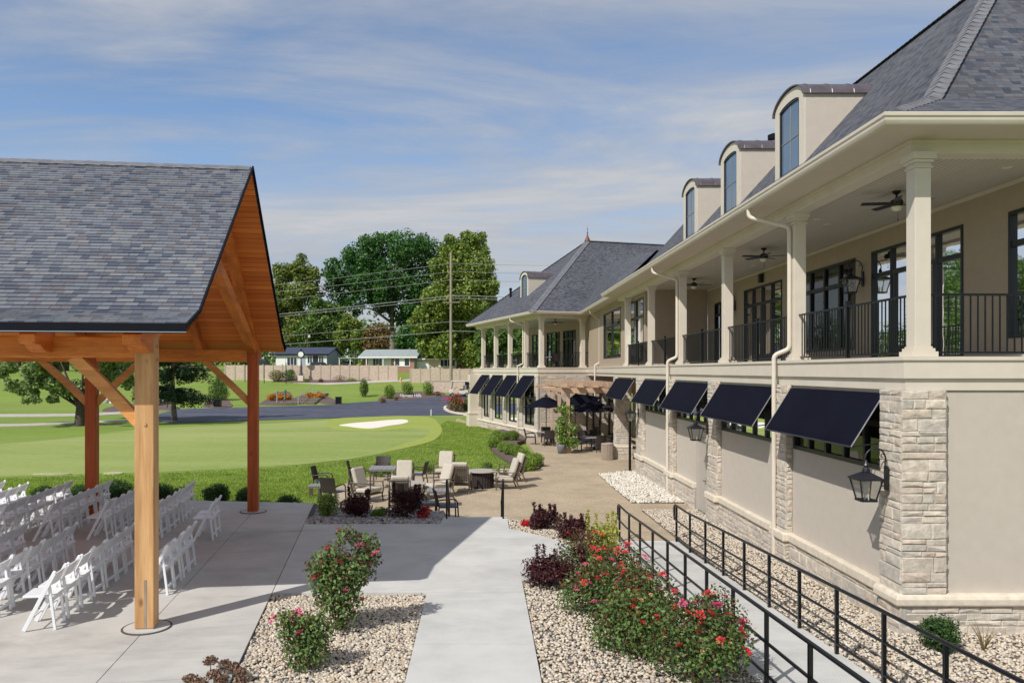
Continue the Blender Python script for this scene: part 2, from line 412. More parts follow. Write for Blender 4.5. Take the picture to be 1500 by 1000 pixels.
M['lawn']=turf('lawn_grass',(.125,.20,.030),(.245,.335,.062),fine=9,dry=(.23,.26,.08))
M['green']=turf('putting_green',(.19,.265,.055),(.30,.355,.11),fine=5,patch=.35,dry=(.36,.38,.15))
M['collar']=turf('collar_grass',(.265,.32,.055),(.335,.385,.095),fine=6)
M['pathmat']=plain('path_concrete',(.46,.41,.37),.9,.1,1.5)
def glass():
    m=NT('window_glass'); m.t.nodes.remove(m.b)
    tr=m.n('ShaderNodeBsdfTransparent',{'Color':(.42,.46,.46)}); gl=m.n('ShaderNodeBsdfGlossy',{'Color':(.95,.97,1.0),'Roughness':.015})
    bm=m.n('ShaderNodeBump',{'Height':m.noise(m.pos(),1.1,2),'Strength':.04,'Distance':.05}); m.set(gl,'Normal',bm.outputs[0])
    fr=m.n('ShaderNodeFresnel',{'IOR':1.55}); mx=m.n('ShaderNodeMixShader',{0:fr.outputs[0]})
    m.t.links.new(tr.outputs[0],mx.inputs[1]); m.t.links.new(gl.outputs[0],mx.inputs[2]); m.t.links.new(mx.outputs[0],m.out.inputs[0])
    return m.mat
M['glass']=glass()
def lampglass():
    m=NT('lantern_glass'); m.t.nodes.remove(m.b)
    tr=m.n('ShaderNodeBsdfTransparent',{'Color':(.85,.86,.84)}); gl=m.n('ShaderNodeBsdfGlossy',{'Roughness':.05})
    mx=m.n('ShaderNodeMixShader',{0:.14})
    m.t.links.new(tr.outputs[0],mx.inputs[1]); m.t.links.new(gl.outputs[0],mx.inputs[2]); m.t.links.new(mx.outputs[0],m.out.inputs[0])
    return m.mat
M['lampglass']=lampglass()
M['curtain']=plain('curtain_cloth',(.52,.60,.46),.9,.06,4)
M['room']=plain('room_wall',(.20,.12,.075),.9,.2,2)
M['bowl']=plain('lamp_bowl',(.72,.66,.52),.3,.04)
M['candle']=plain('candle_sleeve',(.70,.66,.55),.6,.04)
M['door']=plain('door_paint',(.44,.40,.35),.5,.04,3)
M['stem']=plain('stem',(.10,.09,.04),.9,.2,10)
M['sign']=plain('sign_letters',(.85,.85,.85),.5,.02)
M['clockface']=plain('clock_face',(.75,.75,.72),.4,.02)
M['terracotta']=plain('hydrant_paint',(.62,.40,.17),.5,.08)
M['cartbody']=plain('cart_body',(.66,.62,.53),.35,.04)
M['bollardwhite']=plain('stake_white',(.75,.75,.74),.5,.04)
# ================================================================ SETTING: ground sheets
def smooth_loop(pts, n=6):
    out=[];N=len(pts)
    for i in range(N):
        p0,p1,p2,p3=[np.array(pts[(i+k-1)%N],float) for k in range(4)]
        for k in range(n):
            t=k/n
            out.append(tuple(.5*((2*p1)+(-p0+p2)*t+(2*p0-5*p1+4*p2-p3)*t*t+(-p0+3*p1-3*p2+p3)*t**3)))
    return out
def inside(poly,x,y):
    c=False;n=len(poly);j=n-1
    for i in range(n):
        xi,yi=poly[i];xj,yj=poly[j]
        if (yi>y)!=(yj>y) and x<(xj-xi)*(y-yi)/(yj-yi)+xi: c=not c
        j=i
    return c
def sheet(name, poly, zf, mat, step=1.0, kind='structure', skirt=.16):
    B=[]
    for i in range(len(poly)):
        a=np.array(poly[i]);b=np.array(poly[(i+1)%len(poly)]);L=np.linalg.norm(b-a)
        k=max(1,int(L/step))
        for q in range(k): B.append(tuple(a+(b-a)*q/k))
    nb=len(B)
    xs=[p[0] for p in B];ys=[p[1] for p in B]
    pts=[Vector(p) for p in B]
    x=min(xs)+step*.5
    cnt=0
    while x<max(xs):
        y=min(ys)+step*.5
        while y<max(ys):
            if inside(B,x,y): pts.append(Vector((x+random.uniform(-.1,.1)*step,y+random.uniform(-.1,.1)*step)))
            y+=step
        x+=step
    r=geometry.delaunay_2d_cdt(pts,[],[list(range(nb))],1,1e-5)
    mb=MB(); mb.v=[(p.x,p.y,zf(p.x,p.y)) for p in r[0]]; mb.f=[tuple(f) for f in r[2]]; mb.m=[0]*len(mb.f)
    
    if skirt:
        bi=[None]*nb
        for vi,src in enumerate(r[3]):
            for q in src:
                if q<nb: bi[q]=vi
        n0=len(mb.v); tp=[mb.v[i] for i in bi]; mb.v+=tp+[(a,b,c-skirt) for a,b,c in tp]
        for q in range(nb): q2=(q+1)%nb; mb.f.append((n0+q,n0+q2,n0+nb+q2,n0+nb+q)); mb.m.append(0)
    c=(sum(xs)/nb,sum(ys)/nb); o=obj(name,mb,mat,origin=(c[0],c[1],zf(*c)),smooth=True)
    o['kind']=kind; return o
# one lawn sheet out to the horizon
xs=np.concatenate([np.linspace(-700,-80,22),np.linspace(-76,-20,29),np.linspace(-19,20,53),np.linspace(22,90,26),np.linspace(120,700,16)])
ys=np.concatenate([np.linspace(-40,14,8),np.linspace(15,40,51),np.linspace(41,150,90),np.linspace(155,300,16),np.linspace(350,900,8)])
V=[];
for yy in ys:
    for xx in xs: V.append((xx,yy,T(xx,yy)+ (0.04*math.sin(xx*.31+yy*.17)*math.sin(yy*.23) if yy>38 else 0)))
nx=len(xs); Q=[]
for j in range(len(ys)-1):
    for i in range(nx-1): a=j*nx+i; Q.append((a,a+1,a+nx+1,a+nx))
def TZf(x,y): return T(x,y)+(0.04*math.sin(x*.31+y*.17)*math.sin(y*.23) if y>38 else 0)
lawn=npmesh('lawn',V,Q,M['lawn'],smooth=True); struct(lawn)
def GP(pts,off=0): return [GT(px,py,off) for px,py in pts]
# putting green, collar, bunker
green=smooth_loop(GP([(-260,668),(-60,655),(60,646),(200,630),(330,622),(420,619),(500,613.5),(570,611.5),(622,612),(642,621),(647,633),(632,645),(585,659),(505,673),(405,683),(260,690),(100,695),(-60,700),(-300,704)]))
sheet('putting_green',green,lambda x,y:TZf(x,y)+.02,M['green'],1.6)
collar=smooth_loop(GP([(490,613),(560,610),(625,611),(643,621),(647,633),(634,645),(600,655),(560,663),(590,651),(622,640),(628,630),(605,628),(560,631),(515,631),(480,625)]),5)
sheet('green_collar',collar,lambda x,y:TZf(x,y)+.032,M['collar'],1.2)
bunk=smooth_loop(GP([(497,623.6),(520,620.2),(545,618),(568,615.6),(592,614.8),(598,618),(588,621.8),(570,624.6),(548,628.2),(528,627.8),(510,625.4)]),5)
sheet('sand_bunker',bunk,lambda x,y:TZf(x,y)+.046,M['sand'],1.0)
for k,pp in enumerate([[(48,695.2),(60,694.4),(88,694.5),(104,695),(80,696),(55,696)],[(152,693.5),(168,692.3),(180,693),(176,694.8),(156,694.9)]]):
    sheet('sand_patch',smooth_loop(GP(pp),4),lambda x,y:TZf(x,y)+.05,M['drysand'],.5)
# road
road=smooth_loop(GP([(222,612),(262,600),(340,597.5),(400,596),(470,593.5),(540,588.5),(600,583.5),(648,579.5),(690,577),(760,575),(820,577),(840,596),(730,603),(695,607.5),(655,608.5),(600,609.5),(520,611),(420,614.5),(330,617),(255,619.5)]),4)
sheet('asphalt_road',road,lambda x,y:TZf(x,y)+.05,M['asphalt'],2.0)
p1=GP([(-80,611.5),(60,610.6),(130,609),(200,605),(250,600.5)]); p2=GP([(250,597.5),(200,601.5),(130,605.4),(60,607),(-80,608)])
sheet('cart_path',p1+p2,lambda x,y:TZf(x,y)+.045,M['pathmat'],1.5)
p1=GP([(-80,624.8),(40,623.6),(130,620.5),(190,617.5),(240,615.5)]); p2=GP([(240,612.5),(190,614.7),(130,617.6),(40,620.4),(-80,621.5)])
sheet('cart_path',p1+p2,lambda x,y:TZf(x,y)+.047,M['pathmat'],1.5)
p1=GP([(380,556.5),(430,560.5),(480,563.5),(560,560),(620,557.5),(700,557)]); p2=GP([(700,554.2),(620,554.5),(560,557),(480,560.5),(430,557.6),(380,554)])
sheet('upper_path',p1+p2,lambda x,y:TZf(x,y)+.05,M['pathmat'],2)
# mulch beds on the slope
def mulch(pts,off=.07,step=.8,smoothit=True): 
    g=GP(pts); g=smooth_loop(g,4) if smoothit else g
    return sheet('mulch_bed',g,lambda x,y:TZf(x,y)+off,M['mulch'],step)
mulch([(382,593),(390,585),(400,577),(424,574.5),(430,588),(432,593)])
mulch([(468,590),(464,574.5),(474,577),(490,586),(492,591)])
mulch([(556,587.5),(562,579),(590,574.5),(640,574),(652,578),(640,582),(600,585)])
mulch([(400,558.5),(425,553),(480,554),(545,556),(520,559.5),(455,561)])
mulch([(299,596),(306,587),(322,583),(336,588),(338,596.5)])
mulch([(150,602),(165,596),(200,592),(240,592),(264,599),(240,601),(190,603)])
# ---------------------------------------------------------------- concrete
def clip(poly,a,b,c):       # keep a*x+b*y<=c
    out=[];n=len(poly)
    for i in range(n):
        p=poly[i];q=poly[(i+1)%n];dp=a*p[0]+b*p[1]-c;dq=a*q[0]+b*q[1]-c
        if dp<=0: out.append(p)
        if dp*dq<0:
            t=dp/(dp-dq); out.append((p[0]+(q[0]-p[0])*t,p[1]+(q[1]-p[1])*t))
    return out
def panels(mb,poly,cuts,z0,z1,gap=.012):
    ps=[poly]
    for a,b,c in cuts:
        l=math.hypot(a,b);a,b,c=a/l,b/l,c/l; new=[]
        for p in ps:
            for q in (clip(p,a,b,c-gap/2),clip(p,-a,-b,-c-gap/2)):
                if len(q)>2: new.append(q)
        ps=new
    for p in ps: mb.prism(p,z0,z1)
PD=Vector((-.128,1)).normalized(); PQ=Vector((PD.y,-PD.x))     # pavilion axis and its right-hand normal
P0=Vector((-4.565,10.53)); PL=8.74                               # front right post, post spacing
def pav(a,s): v=P0+PD*a+PQ*s; return (v.x,v.y)                  # a along the axis, s to the right
jl=lambda y: -2.83-.1364*(y-8.65)
slab=[(jl(1.5),1.5),(jl(20.45),20.45),(-16,21.9),(-16,1.5)]
mb=MB(); 
cutp=[(PQ.x,PQ.y,PQ.dot(P0)),(PQ.x,PQ.y,PQ.dot(P0)-4.1),(PQ.x,PQ.y,PQ.dot(P0)-8.2)]
cutd=[(PD.x,PD.y,PD.dot(P0)+a) for a in (-5.2,-1.9,1.35,4.35,6.4)]
panels(mb,slab,cutp+cutd,-.8,0)
struct(obj('patio_slab',mb,M['concrete'],origin=(-8,12,0)))
plaza=[(jl(12.2)+.014,12.2),(.68,12.2),(.68,12.88),(1.06,13.05),(1.75,13.5),(1.93,14.1),(1.86,14.87),(1.71,15.57),(1.38,16.28),(.62,17.14),(.62,18.5),(-.9,18.5),(-.95,17.66),(jl(17.64)+.014,17.64)]
mb=MB(); mb.prism(plaza,-.8,0.0)
plz=obj('plaza',mb,M['concrete2'],origin=(-1.5,15,0)); struct(plz)
mb=MB(); panels(mb,[(-.86,1.5),(.675,1.5),(.68,12.19),(-.86,12.19)],[(0,1,9.9),(0,1,7.3),(0,1,4.8)],-.8,0)
struct(obj('concrete_path',mb,M['concrete2'],origin=(0,9,0)))
mb=MB()
for k in range(4): mb.box(-.88,.60,18.5+.3*k+.001,18.5+.3*(k+1)-.001,-.9,-.15*(k+1))
struct(obj('concrete_steps',mb,M['concrete2'],origin=(0,18.6,-.75)))
mb=MB(); mb.poly([(jl(1.5)-.1,1.5,-.03),(jl(1.5)+.1,1.5,-.03),(jl(20.4)+.1,20.4,-.03),(jl(20.4)-.1,20.4,-.03)])
mb.poly([(-16,1.5,-.03),(jl(1.5)-.2,1.5,-.03),(jl(20.4)-.2,20.4,-.03),(-16,21.7,-.03)])
mb.poly([(-.85,1.5,-.031),(.66,1.5,-.031),(.66,12.2,-.031),(-.85,12.2,-.031)])
struct(obj('joint_base',mb,M['joint'],origin=(-8,12,-.03)))
# ramp
RX0,RX1=3.40,4.92
def zr(y): return max(-.76,min(-.02,-.80+.049*(19.3-y)))
mb=MB(); ysr=[1.0,4,8,12,14,16,18,19.4]
for a,b in zip(ysr[:-1],ysr[1:]):
    g=.006
    mb.hexa([(RX0,a+g,-1),(RX1,a+g,-1),(RX1,b-g,-1),(RX0,b-g,-1),(RX0,a+g,zr(a)),(RX1,a+g,zr(a)),(RX1,b-g,zr(b)),(RX0,b-g,zr(b))])
struct(obj('concrete_ramp',mb,M['concrete2'],origin=(4.1,12,-.5)))
# patio (exposed aggregate) at z=-.75
ZP=-.75
pat=[(.65,19.62),(2.97,17.9),(3.39,17.55),(3.39,19.42),(4.95,19.42),(4.87,23.5),(6.5,23.5),(6.5,24.75),(4.82,24.75),(4.77,31.6),(6.5,32.9),(9.9,33.2),(9.9,50.5),(3.6,49.7),(-1.6,66.5),(-2.0,69.0)]
pat+= [G(px,py,ZP) for px,py in [(668,613.6),(690,617.5),(715,624),(742,632),(760,640),(769,645),(775,650),(786,668),(797,679),(792,686)]]
pat+= [G(px,py,ZP) for px,py in [(765,692),(700,689),(640,690),(590,692),(545,697),(505,708),(478,722),(462,735)]]+[(-4.3,21.0),(-1.0,20.2),(-.9,19.6)]
mb=MB(); mb.prism(pat,ZP-.3,ZP)
struct(obj('patio_paving',mb,M['aggregate'],origin=(2,30,ZP)))
# dry beds: soil + pebbles
def zL(x,y): return -.045
def zR(x,y):
    s1=ss((x-1.5)/1.85)*min(1,(-zr(y)-.02)/.74); s2=ss((y-(19.6-.755*(x-.7))+1.25)/1.25)
    return -.045-.71*max(s1,s2)
def zB(x,y): return -.045-.18*ss((y-18)/2.6)
def zS(x,y): return -.06-.25*ss((y-20.3)/1.2)
def zW(x,y): return float(np.interp(y,[6,12,19,27,33],[-.44,-.56,-.70,-.74,-.74]))
icoV=None
def ico():
    t=(1+5**.5)/2
    v=np.array([(-1,t,0),(1,t,0),(-1,-t,0),(1,-t,0),(0,-1,t),(0,1,t),(0,-1,-t),(0,1,-t),(t,0,-1),(t,0,1),(-t,0,-1),(-t,0,1)],float)
    v/=np.linalg.norm(v[0])
    f=[(0,11,5),(0,5,1),(0,1,7),(0,7,10),(0,10,11),(1,5,9),(5,11,4),(11,10,2),(10,7,6),(7,1,8),(3,9,4),(3,4,2),(3,2,6),(3,6,8),(3,8,9),(4,9,5),(2,4,11),(6,2,10),(8,6,7),(9,8,1)]
    return v,np.array(f)
IV,IF=ico()
def pebbles(name,poly,zf,mat,n,r0,r1,label=None,keep=None):
    xs=[p[0] for p in poly];ys=[p[1] for p in poly];P=[]
    while len(P)<n:
        x=rng.uniform(min(xs),max(xs));y=rng.uniform(min(ys),max(ys))
        if inside(poly,x,y) and (keep is None or keep(x,y)): P.append((x,y,zf(x,y)))
    P=np.array(P); n=len(P)
    r=rng.uniform(r0,r1,n)**1.0
    sc=np.stack([r*rng.uniform(.8,1.45,n),r*rng.uniform(.75,1.1,n),r*rng.uniform(.5,.85,n)],1)
    jit=1+rng.uniform(-.18,.18,(n,12))
    V=IV[None]*jit[:,:,None]*sc[:,None,:]
    a=rng.uniform(0,2*math.pi,n);ca,sa=np.cos(a),np.sin(a); tl=rng.uniform(-.5,.5,n);ct,st=np.cos(tl),np.sin(tl)
    x,y,z=V[...,0],V[...,1],V[...,2]
    x,z=x*ct[:,None]-z*st[:,None],x*st[:,None]+z*ct[:,None]
    x,y=x*ca[:,None]-y*sa[:,None],x*sa[:,None]+y*ca[:,None]
    V=np.stack([x,y,z],2)+P[:,None,:]; V[...,2]+=(r*rng.uniform(.0,.9,n))[:,None]
    Fq=(IF[None]+12*np.arange(n)[:,None,None]).reshape(-1,3)
    o=npmesh(name,V.reshape(-1,3),Fq,mat,smooth=True,origin=tuple(P[0]))
    o['kind']='stuff'
    if label: o['label']=label
    return o
bedL=[(jl(12.18)+.02,12.17),(-.875,12.17),(-.875,4),(jl(4)+.02,4)]
bedR=[(.695,4),(.695,12.86),(1.06,13.07),(1.77,13.52),(1.95,14.1),(1.88,14.87),(1.73,15.57),(1.4,16.3),(.64,17.16),(.64,18.5),(.66,19.55),(2.95,17.85),(3.385,17.5),(3.385,4)]
bedB=[(jl(17.66)+.02,17.66),(-.97,17.68),(-.92,18.5),(-.92,19.7),(-1.0,20.2),(-4.3,21.0),(-4.46,20.5)]
bedS=[(-4.5,20.47),(-4.4,21.3),(-9,21.9),(-16,22.7),(-16,21.92)]
bedW=[(4.94,4),(4.94,19.4),(4.89,23.48),(6.56,23.48),(6.56,11.98),(14,11.98),(14,4)]
bedX=[(4.84,24.77),(4.79,31.58),(6.45,32.8),(6.56,32.2),(6.56,24.77)]
for nm,pl,zf in (('gravel_soil',bedL,zL),('gravel_soil',bedR,zR),('gravel_soil',bedB,zB),('gravel_soil',bedS,zS),('gravel_soil',bedW,zW),('gravel_soil',bedX,zW)):
    sheet(nm,pl,lambda x,y:zf(x,y)-.008,M['soil'],.45)
front=lambda x,y: y>7.6
pebbles('pebble_gravel',bedL,zL,M['pebble'],11500,.013,.028,'tan river pebbles around the two rose bushes left of the path',front)
pebbles('pebble_gravel',bedR,zR,M['pebble'],19500,.013,.028,'tan river pebbles around the rose hedge right of the path',front)
pebbles('dark_rock',bedB,zB,M['pebble_grey'],3600,.025,.052,'grey rock bed below the maroon shrubs beside the seating')
pebbles('dark_rock',bedS,zS,M['pebble_grey'],1900,.03,.06,'grey rock strip between the pavilion slab and lawn')
pebbles('pebble_gravel',bedW,zW,M['pebble'],24000,.014,.029,'tan pebbles between the ramp and the stone wall',lambda x,y:y>7.6 and x<9.5)
pebbles('white_gravel',bedX,zW,M['pebble_white'],4200,.022,.045,'pale gravel at the foot of the wall beyond the door')
# mulch edge of the hedge by the patio
hb=smooth_loop([G(px,py,ZP) for px,py in [(716,640),(735,629),(758,634),(770,643),(757,650),(782,668),(797,680),(775,688),(752,678),(722,658)]],4)
sheet('mulch_bed',hb,lambda x,y:ZP+.03,M['mulch'],.5)
# grass blades on the rough lawn nearest the slabs
def blades(name,poly,n,h0,h1,zf,label):
    xs=[p[0] for p in poly];ys=[p[1] for p in poly];P=[]
    while len(P)<n:
        x=rng.uniform(min(xs),max(xs));y=min(ys)+(max(ys)-min(ys))*rng.uniform(0,1)**1.6
        if inside(poly,x,y): P.append((x,y,zf(x,y)))
    P=np.array(P);n=len(P);a=rng.uniform(0,2*math.pi,n);h=rng.uniform(h0,h1,n);w=rng.uniform(.008,.016,n)*(1+P[:,1]/40)
    dx,dy=np.cos(a)*w,np.sin(a)*w;lx,ly=rng.normal(0,.4,n)*h,rng.normal(0,.4,n)*h
    V=np.stack([np.stack([P[:,0]-dx,P[:,1]-dy,P[:,2]-.01],1),np.stack([P[:,0]+dx,P[:,1]+dy,P[:,2]-.01],1),np.stack([P[:,0]+lx,P[:,1]+ly,P[:,2]+h],1)],1)
    o=npmesh(name,V.reshape(-1,3),np.arange(3*n).reshape(-1,3),M['grassblade'],origin=tuple(P[0])); o['kind']='stuff'; o['label']=label
rough=[(-4.45,21.35),(-9,21.95),(-16,22.8),(-22,24),(-24,34.3)]+[GT(px,py) for px,py in [(0,701),(100,697),(260,692),(405,685),(505,675),(585,661),(634,647),(650,634),(645,622),(655,616),(690,621),(735,629),(716,640),(722,658),(750,678),(765,690)]]
rough+=[G(px,py,ZP) for px,py in [(700,688),(640,689),(590,691),(545,696),(505,707),(478,721),(460,735)]]
blades('rough_grass',rough,90000,.03,.075,TZf,'unmown grass between the slabs and the putting green')
# ================================================================ TIMBER PAVILION
def pv(a,s,z): x,y=pav(a,s); return (x,y,z)
pavi=thing('timber_pavilion','open timber frame pavilion with a steep shingled roof over the rows of chairs','pavilion',(P0.x,P0.y,0))
EA,EZ,FA,FZ,RA,RZ=-.74,4.09,-.06,4.32,4.30,7.42
BA,BE=8.74,9.42
S0,S1=-9.6,.70
def pbeam(mb,a0,s0,z0,a1,s1,z1,w,h,m=0): mb.beam(pv(a0,s0,z0),pv(a1,s1,z1),w,h,m=m)
def courses(mb,prof,s0,s1,pt,ex=.104,lift=.010):
    v=0
    for (a0,z0),(a1,z1) in zip(prof[:-1],prof[1:]):
        L=math.hypot(a1-a0,z1-z0); n=max(1,round(L/ex)); na,nz_=-(z1-z0)/L,(a1-a0)/L
        if nz_<0: na,nz_=-na,-nz_
        for k in range(n):
            t0,t1=k/n,(k+1)/n
            A=(a0+(a1-a0)*t0+na*lift,z0+(z1-z0)*t0+nz_*lift); B=(a0+(a1-a0)*t1,z0+(z1-z0)*t1)
            C=(a0+(a1-a0)*t0,z0+(z1-z0)*t0)
            vv0=v+L*t0; vv1=v+L*t1-.0005
            mb.poly([pt(A[0],s0,A[1]),pt(A[0],s1,A[1]),pt(B[0],s1,B[1]),pt(B[0],s0,B[1])],uv=[(s0,vv0),(s1,vv0),(s1,vv1),(s0,vv1)])
            mb.poly([pt(C[0],s0,C[1]),pt(C[0],s1,C[1]),pt(A[0],s1,A[1]),pt(A[0],s0,A[1])],uv=[(s0,vv0),(s1,vv0),(s1,vv0+.001),(s0,vv0+.001)])
        v+=n*ex
mb=MB(); courses(mb,[(EA,EZ),(FA,FZ),(RA,RZ)],S0,S1,pv); courses(mb,[(BE,EZ),(BA,FZ),(RA,RZ)],S0,S1,pv)
roof=obj('roof',mb,M['shingle'],pavi)
mb=MB()
n=int((S1-S0)/.27)
for k in range(n):
    a=S0+k*.27; 
    for sg in (-1,1):
        mb.poly([pv(RA,a,RZ+.03),pv(RA,a+.275,RZ+.022),pv(RA+sg*.16,a+.275,RZ-.09),pv(RA+sg*.16,a,RZ-.08)])
obj('ridge_cap',mb,M['shingle_plain'],roof)
# underside boards, fascia and rake trim
mb=MB(); D=.11
pr=[(EA,EZ-D),(FA,FZ-D),(RA,RZ-D*1.2),(BA,FZ-D),(BE,EZ-D)]; v=0
for (a0,z0),(a1,z1) in zip(pr[:-1],pr[1:]):
    L=math.hypot(a1-a0,z1-z0)
    mb.poly([pv(a0,S0,z0),pv(a0,S1-.01,z0),pv(a1,S1-.01,z1),pv(a1,S0,z1)],uv=[(S0,v),(S1,v),(S1,v+L),(S0,v+L)]); v+=L
obj('roof_deck',mb,M['deck'],pavi)
mb=MB()
top=[(EA-.02,EZ+.02),(FA,FZ+.025),(RA,RZ+.03),(BA,FZ+.025),(BE+.02,EZ+.02)]
for (a0,z0),(a1,z1) in zip(top[:-1],top[1:]):
    q=[pv(a0,S1-.005,z0),pv(a1,S1-.005,z1),pv(a1,S1-.005,z1-.05),pv(a0,S1-.005,z0-.05)]
    mb.extrude(q,Vector(pv(0,.03,0))-Vector(pv(0,0,0)))
for a in (EA,BE):
    sg=-1 if a<0 else 1
    mb.obox(pv(a+sg*.012,(S0+S1)/2,EZ-.035),Vector(pv(0,(S1-S0)/2,0))-Vector(pv(0,0,0)),Vector(pv(.012,0,0))-Vector(pv(0,0,0)),(0,0,.055))
obj('rake_trim',mb,M['flash'],pavi)
mb=MB()
for a in (EA,BE):
    sg=-1 if a<0 else 1
    mb.obox(pv(a+sg*.016,(S0+S1)/2,EZ-.095),Vector(pv(0,(S1-S0)/2,0))-Vector(pv(0,0,0)),Vector(pv(.012,0,0))-Vector(pv(0,0,0)),(0,0,.005))
obj('drip_edge',mb,M['siding_grey'],pavi)
# posts
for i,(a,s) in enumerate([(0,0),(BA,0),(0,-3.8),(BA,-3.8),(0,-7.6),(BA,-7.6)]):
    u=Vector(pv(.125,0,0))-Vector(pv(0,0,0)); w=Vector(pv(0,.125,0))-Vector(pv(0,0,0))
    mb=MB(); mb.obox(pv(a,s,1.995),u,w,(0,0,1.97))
    po=obj('post',mb,M['timber_z'] if i in (0,2,4) else M['timber_z_shaded'],pavi,bevel=.012)
    mb=MB(); x,y=pav(a,s); mb.lathe([(.30,.001),(.30,.012),(.0,.012)],(x,y,0),28); mb.obox(pv(a,s,.018),u*.9,w*.9,(0,0,.008))
    obj('base_disc',mb,M['concrete'],po)
    mb=MB(); mb.lathe([(.30,.001),(.30,.016),(.325,.010),(.325,.001)],(x,y,0),28); obj('base_ring',mb,M['joint'],po)
    if i==0:
        mb=MB()
        for dz in (3.62,3.80): mb.tube([pv(-.145,.02,dz),pv(-.12,.02,dz)],.022,8); mb.tube([pv(.02,.118,dz+.03),pv(.02,.145,dz+.03)],.022,8)
        mb.tube([pv(-.14,.01,2.78),pv(-.12,.01,2.78)],.024,8)
        obj('peg',mb,M['timber_z'],po)
        mb=MB(); mb.obox(pv(-.1255,.015,.36),w*.13,u*.03,(0,0,.32)); obj('base_strap',mb,M['pole'],po)
# eave beams
mb=MB(); pbeam(mb,0,S0,3.82,0,-.126,3.82,.20,.28); obj('eave_beam',mb,M['timber_x'],pavi,bevel=.01)
mb=MB(); pbeam(mb,BA,S0,3.87,BA,-.126,3.87,.20,.30); obj('eave_beam',mb,M['timber_x'],pavi,bevel=.01)
# knee braces
def kbrace(a,s,sg,l=.95,zt=3.70,zb=2.80):
    mb=MB(); N=8; c=[]
    for k in range(N+1):
        t=k/N; c.append((s+sg*(.10+(l-.1)*t), zb+(zt-zb)*t+.02*math.sin(math.pi*t)))
    for (s0,z0),(s1,z1) in zip(c[:-1],c[1:]): pass
    up=[pv(a-.06,x-sg*.052,z+.055) for x,z in c]; lo=[pv(a-.06,x+sg*.052,z-.055) for x,z in c]
    mb.extrude(lo+up[::-1],Vector(pv(.12,0,0))-Vector(pv(0,0,0)))
    obj('knee_brace',mb,M['brace'],pavi)
kbrace(0,0,-1); kbrace(0,-3.8,1); kbrace(0,-3.8,-1)
kbrace(BA,0,-1,1.15,3.74,2.72); kbrace(BA,-3.8,1,1.15,3.74,2.72); kbrace(BA,-3.8,-1,1.15,3.74,2.72); kbrace(BA,-7.6,1,1.15,3.74,2.72)
# rafters with shaped tails
for s in (0,-1.267,-2.533,-3.8,-5.067,-6.333,-7.6):
    w=.2 if abs(s/3.8-round(s/3.8))<.01 else .16
    for sg,e,f in ((1,EA,FA),(-1,BE,BA)):
        mb=MB(); L=math.hypot(RA-f,RZ-FZ)
        # main rafter below the deck
        pts=[(f,FZ-D-.005),(RA,RZ-D*1.2-.01),(RA,RZ-D*1.2-.27),(f+sg*.02,FZ-D-.25)]
        mb.extrude([pv(a,s-w/2,z) for a,z in pts],Vector(pv(0,w,0))-Vector(pv(0,0,0)))
        ta=e+sg*.10
        tl=[(ta,EZ-D-.012),(f+sg*.0,FZ-D-.008),(f+sg*.05,FZ-D-.26),(f-sg*.06,3.74),(f-sg*.22,3.745),(f-sg*.34,3.78),(f-sg*.42,3.835),(ta,3.845)]
        mb.extrude([pv(a,s-w/2-.02,z) for a,z in tl],Vector(pv(0,w+.04,0))-Vector(pv(0,0,0)))
        obj('rafter',mb,M['timber_y'],pavi,bevel=.008)
# scissor trusses on the post lines
for s in (0,-3.8,-7.6):
    mb=MB(); C=(RA,5.55)
    for a in (0.05,BA-.05):
        mb.beam(pv(a,s,4.02),pv(RA,s,5.55),.19,.24)
    mb.beam(pv(RA,s,5.35),pv(RA,s,RZ-.4),.16,.20,up=(0,1,0))
    for sg in (-1,1):
        mb.beam(pv(RA+sg*.12,s,5.9),pv(RA+sg*.95,s,6.42),.13,.17)
    obj('scissor_truss',mb,M['timber_y'],pavi,bevel=.008)
mb=MB(); pbeam(mb,RA,S0,RZ-.42,RA,S1-.5,RZ-.42,.16,.26); obj('ridge_beam',mb,M['timber_x'],pavi,bevel=.01)
# ================================================================ FOLDING CHAIRS  (front towards -x)
def folding_chair():
    t=thing('folding_chair','','chair')
    m=M['white']
    mb=MB(); N=7
    pts=[(-.215,-.19),(-.20,-.205),(.17,-.19),(.19,-.16),(.19,.16),(.17,.19),(-.20,.205),(-.215,.19)]
    mb.extrude([(x,y,.447-.02*(x+.2)) for x,y in pts],(0,0,.032)); obj('seat',mb,m,t,bevel=.008)
    mb=MB()
    for k in range(6):
        y0=-.19+.38*k/6;y1=-.19+.38*(k+1)/6
        f=lambda y:.035*(1-(y/.19)**2); g=lambda y:.02*(1-(y/.19)**2)
        vs=[]
        for y in (y0,y1):
            for z,dx in ((.60,0),(.755+g(y),.075),):
                vs.append((.10+dx+f(y),y,z)); vs.append((.10+dx+f(y)+.02,y,z))
        mb.add(vs,[(0,2,6,4),(1,5,7,3),(0,4,5,1),(2,3,7,6)])
    obj('backrest',mb,m,t)
    for y in (-.215,.215):
        mb=MB(); mb.beam((-.19,y,0.012),(.19,y,.775),.026,.052,up=(0,0,1)); mb.ball((.192,y,.782),(.028,.015,.022),8,5)
        obj('front_leg',mb,m,t,bevel=.004)
    for y in (-.185,.185):
        mb=MB(); mb.beam((.19,y,0.0),(.115,y,.60),.028,.036,up=(1,0,0)); obj('rear_leg',mb,m,t,bevel=.004)
    mb=MB(); mb.beam((.178,-.17,.115),(.178,.17,.115),.02,.045); obj('stretcher',mb,m,t)
    mb=MB(); mb.beam((.142,-.17,.40),(.142,.17,.40),.02,.05); obj('stretcher',mb,m,t)
    mb=MB(); mb.tube([(-.115,-.20,.16),(-.115,.20,.16)],.011,6); obj('foot_bar',mb,m,t)
    return t
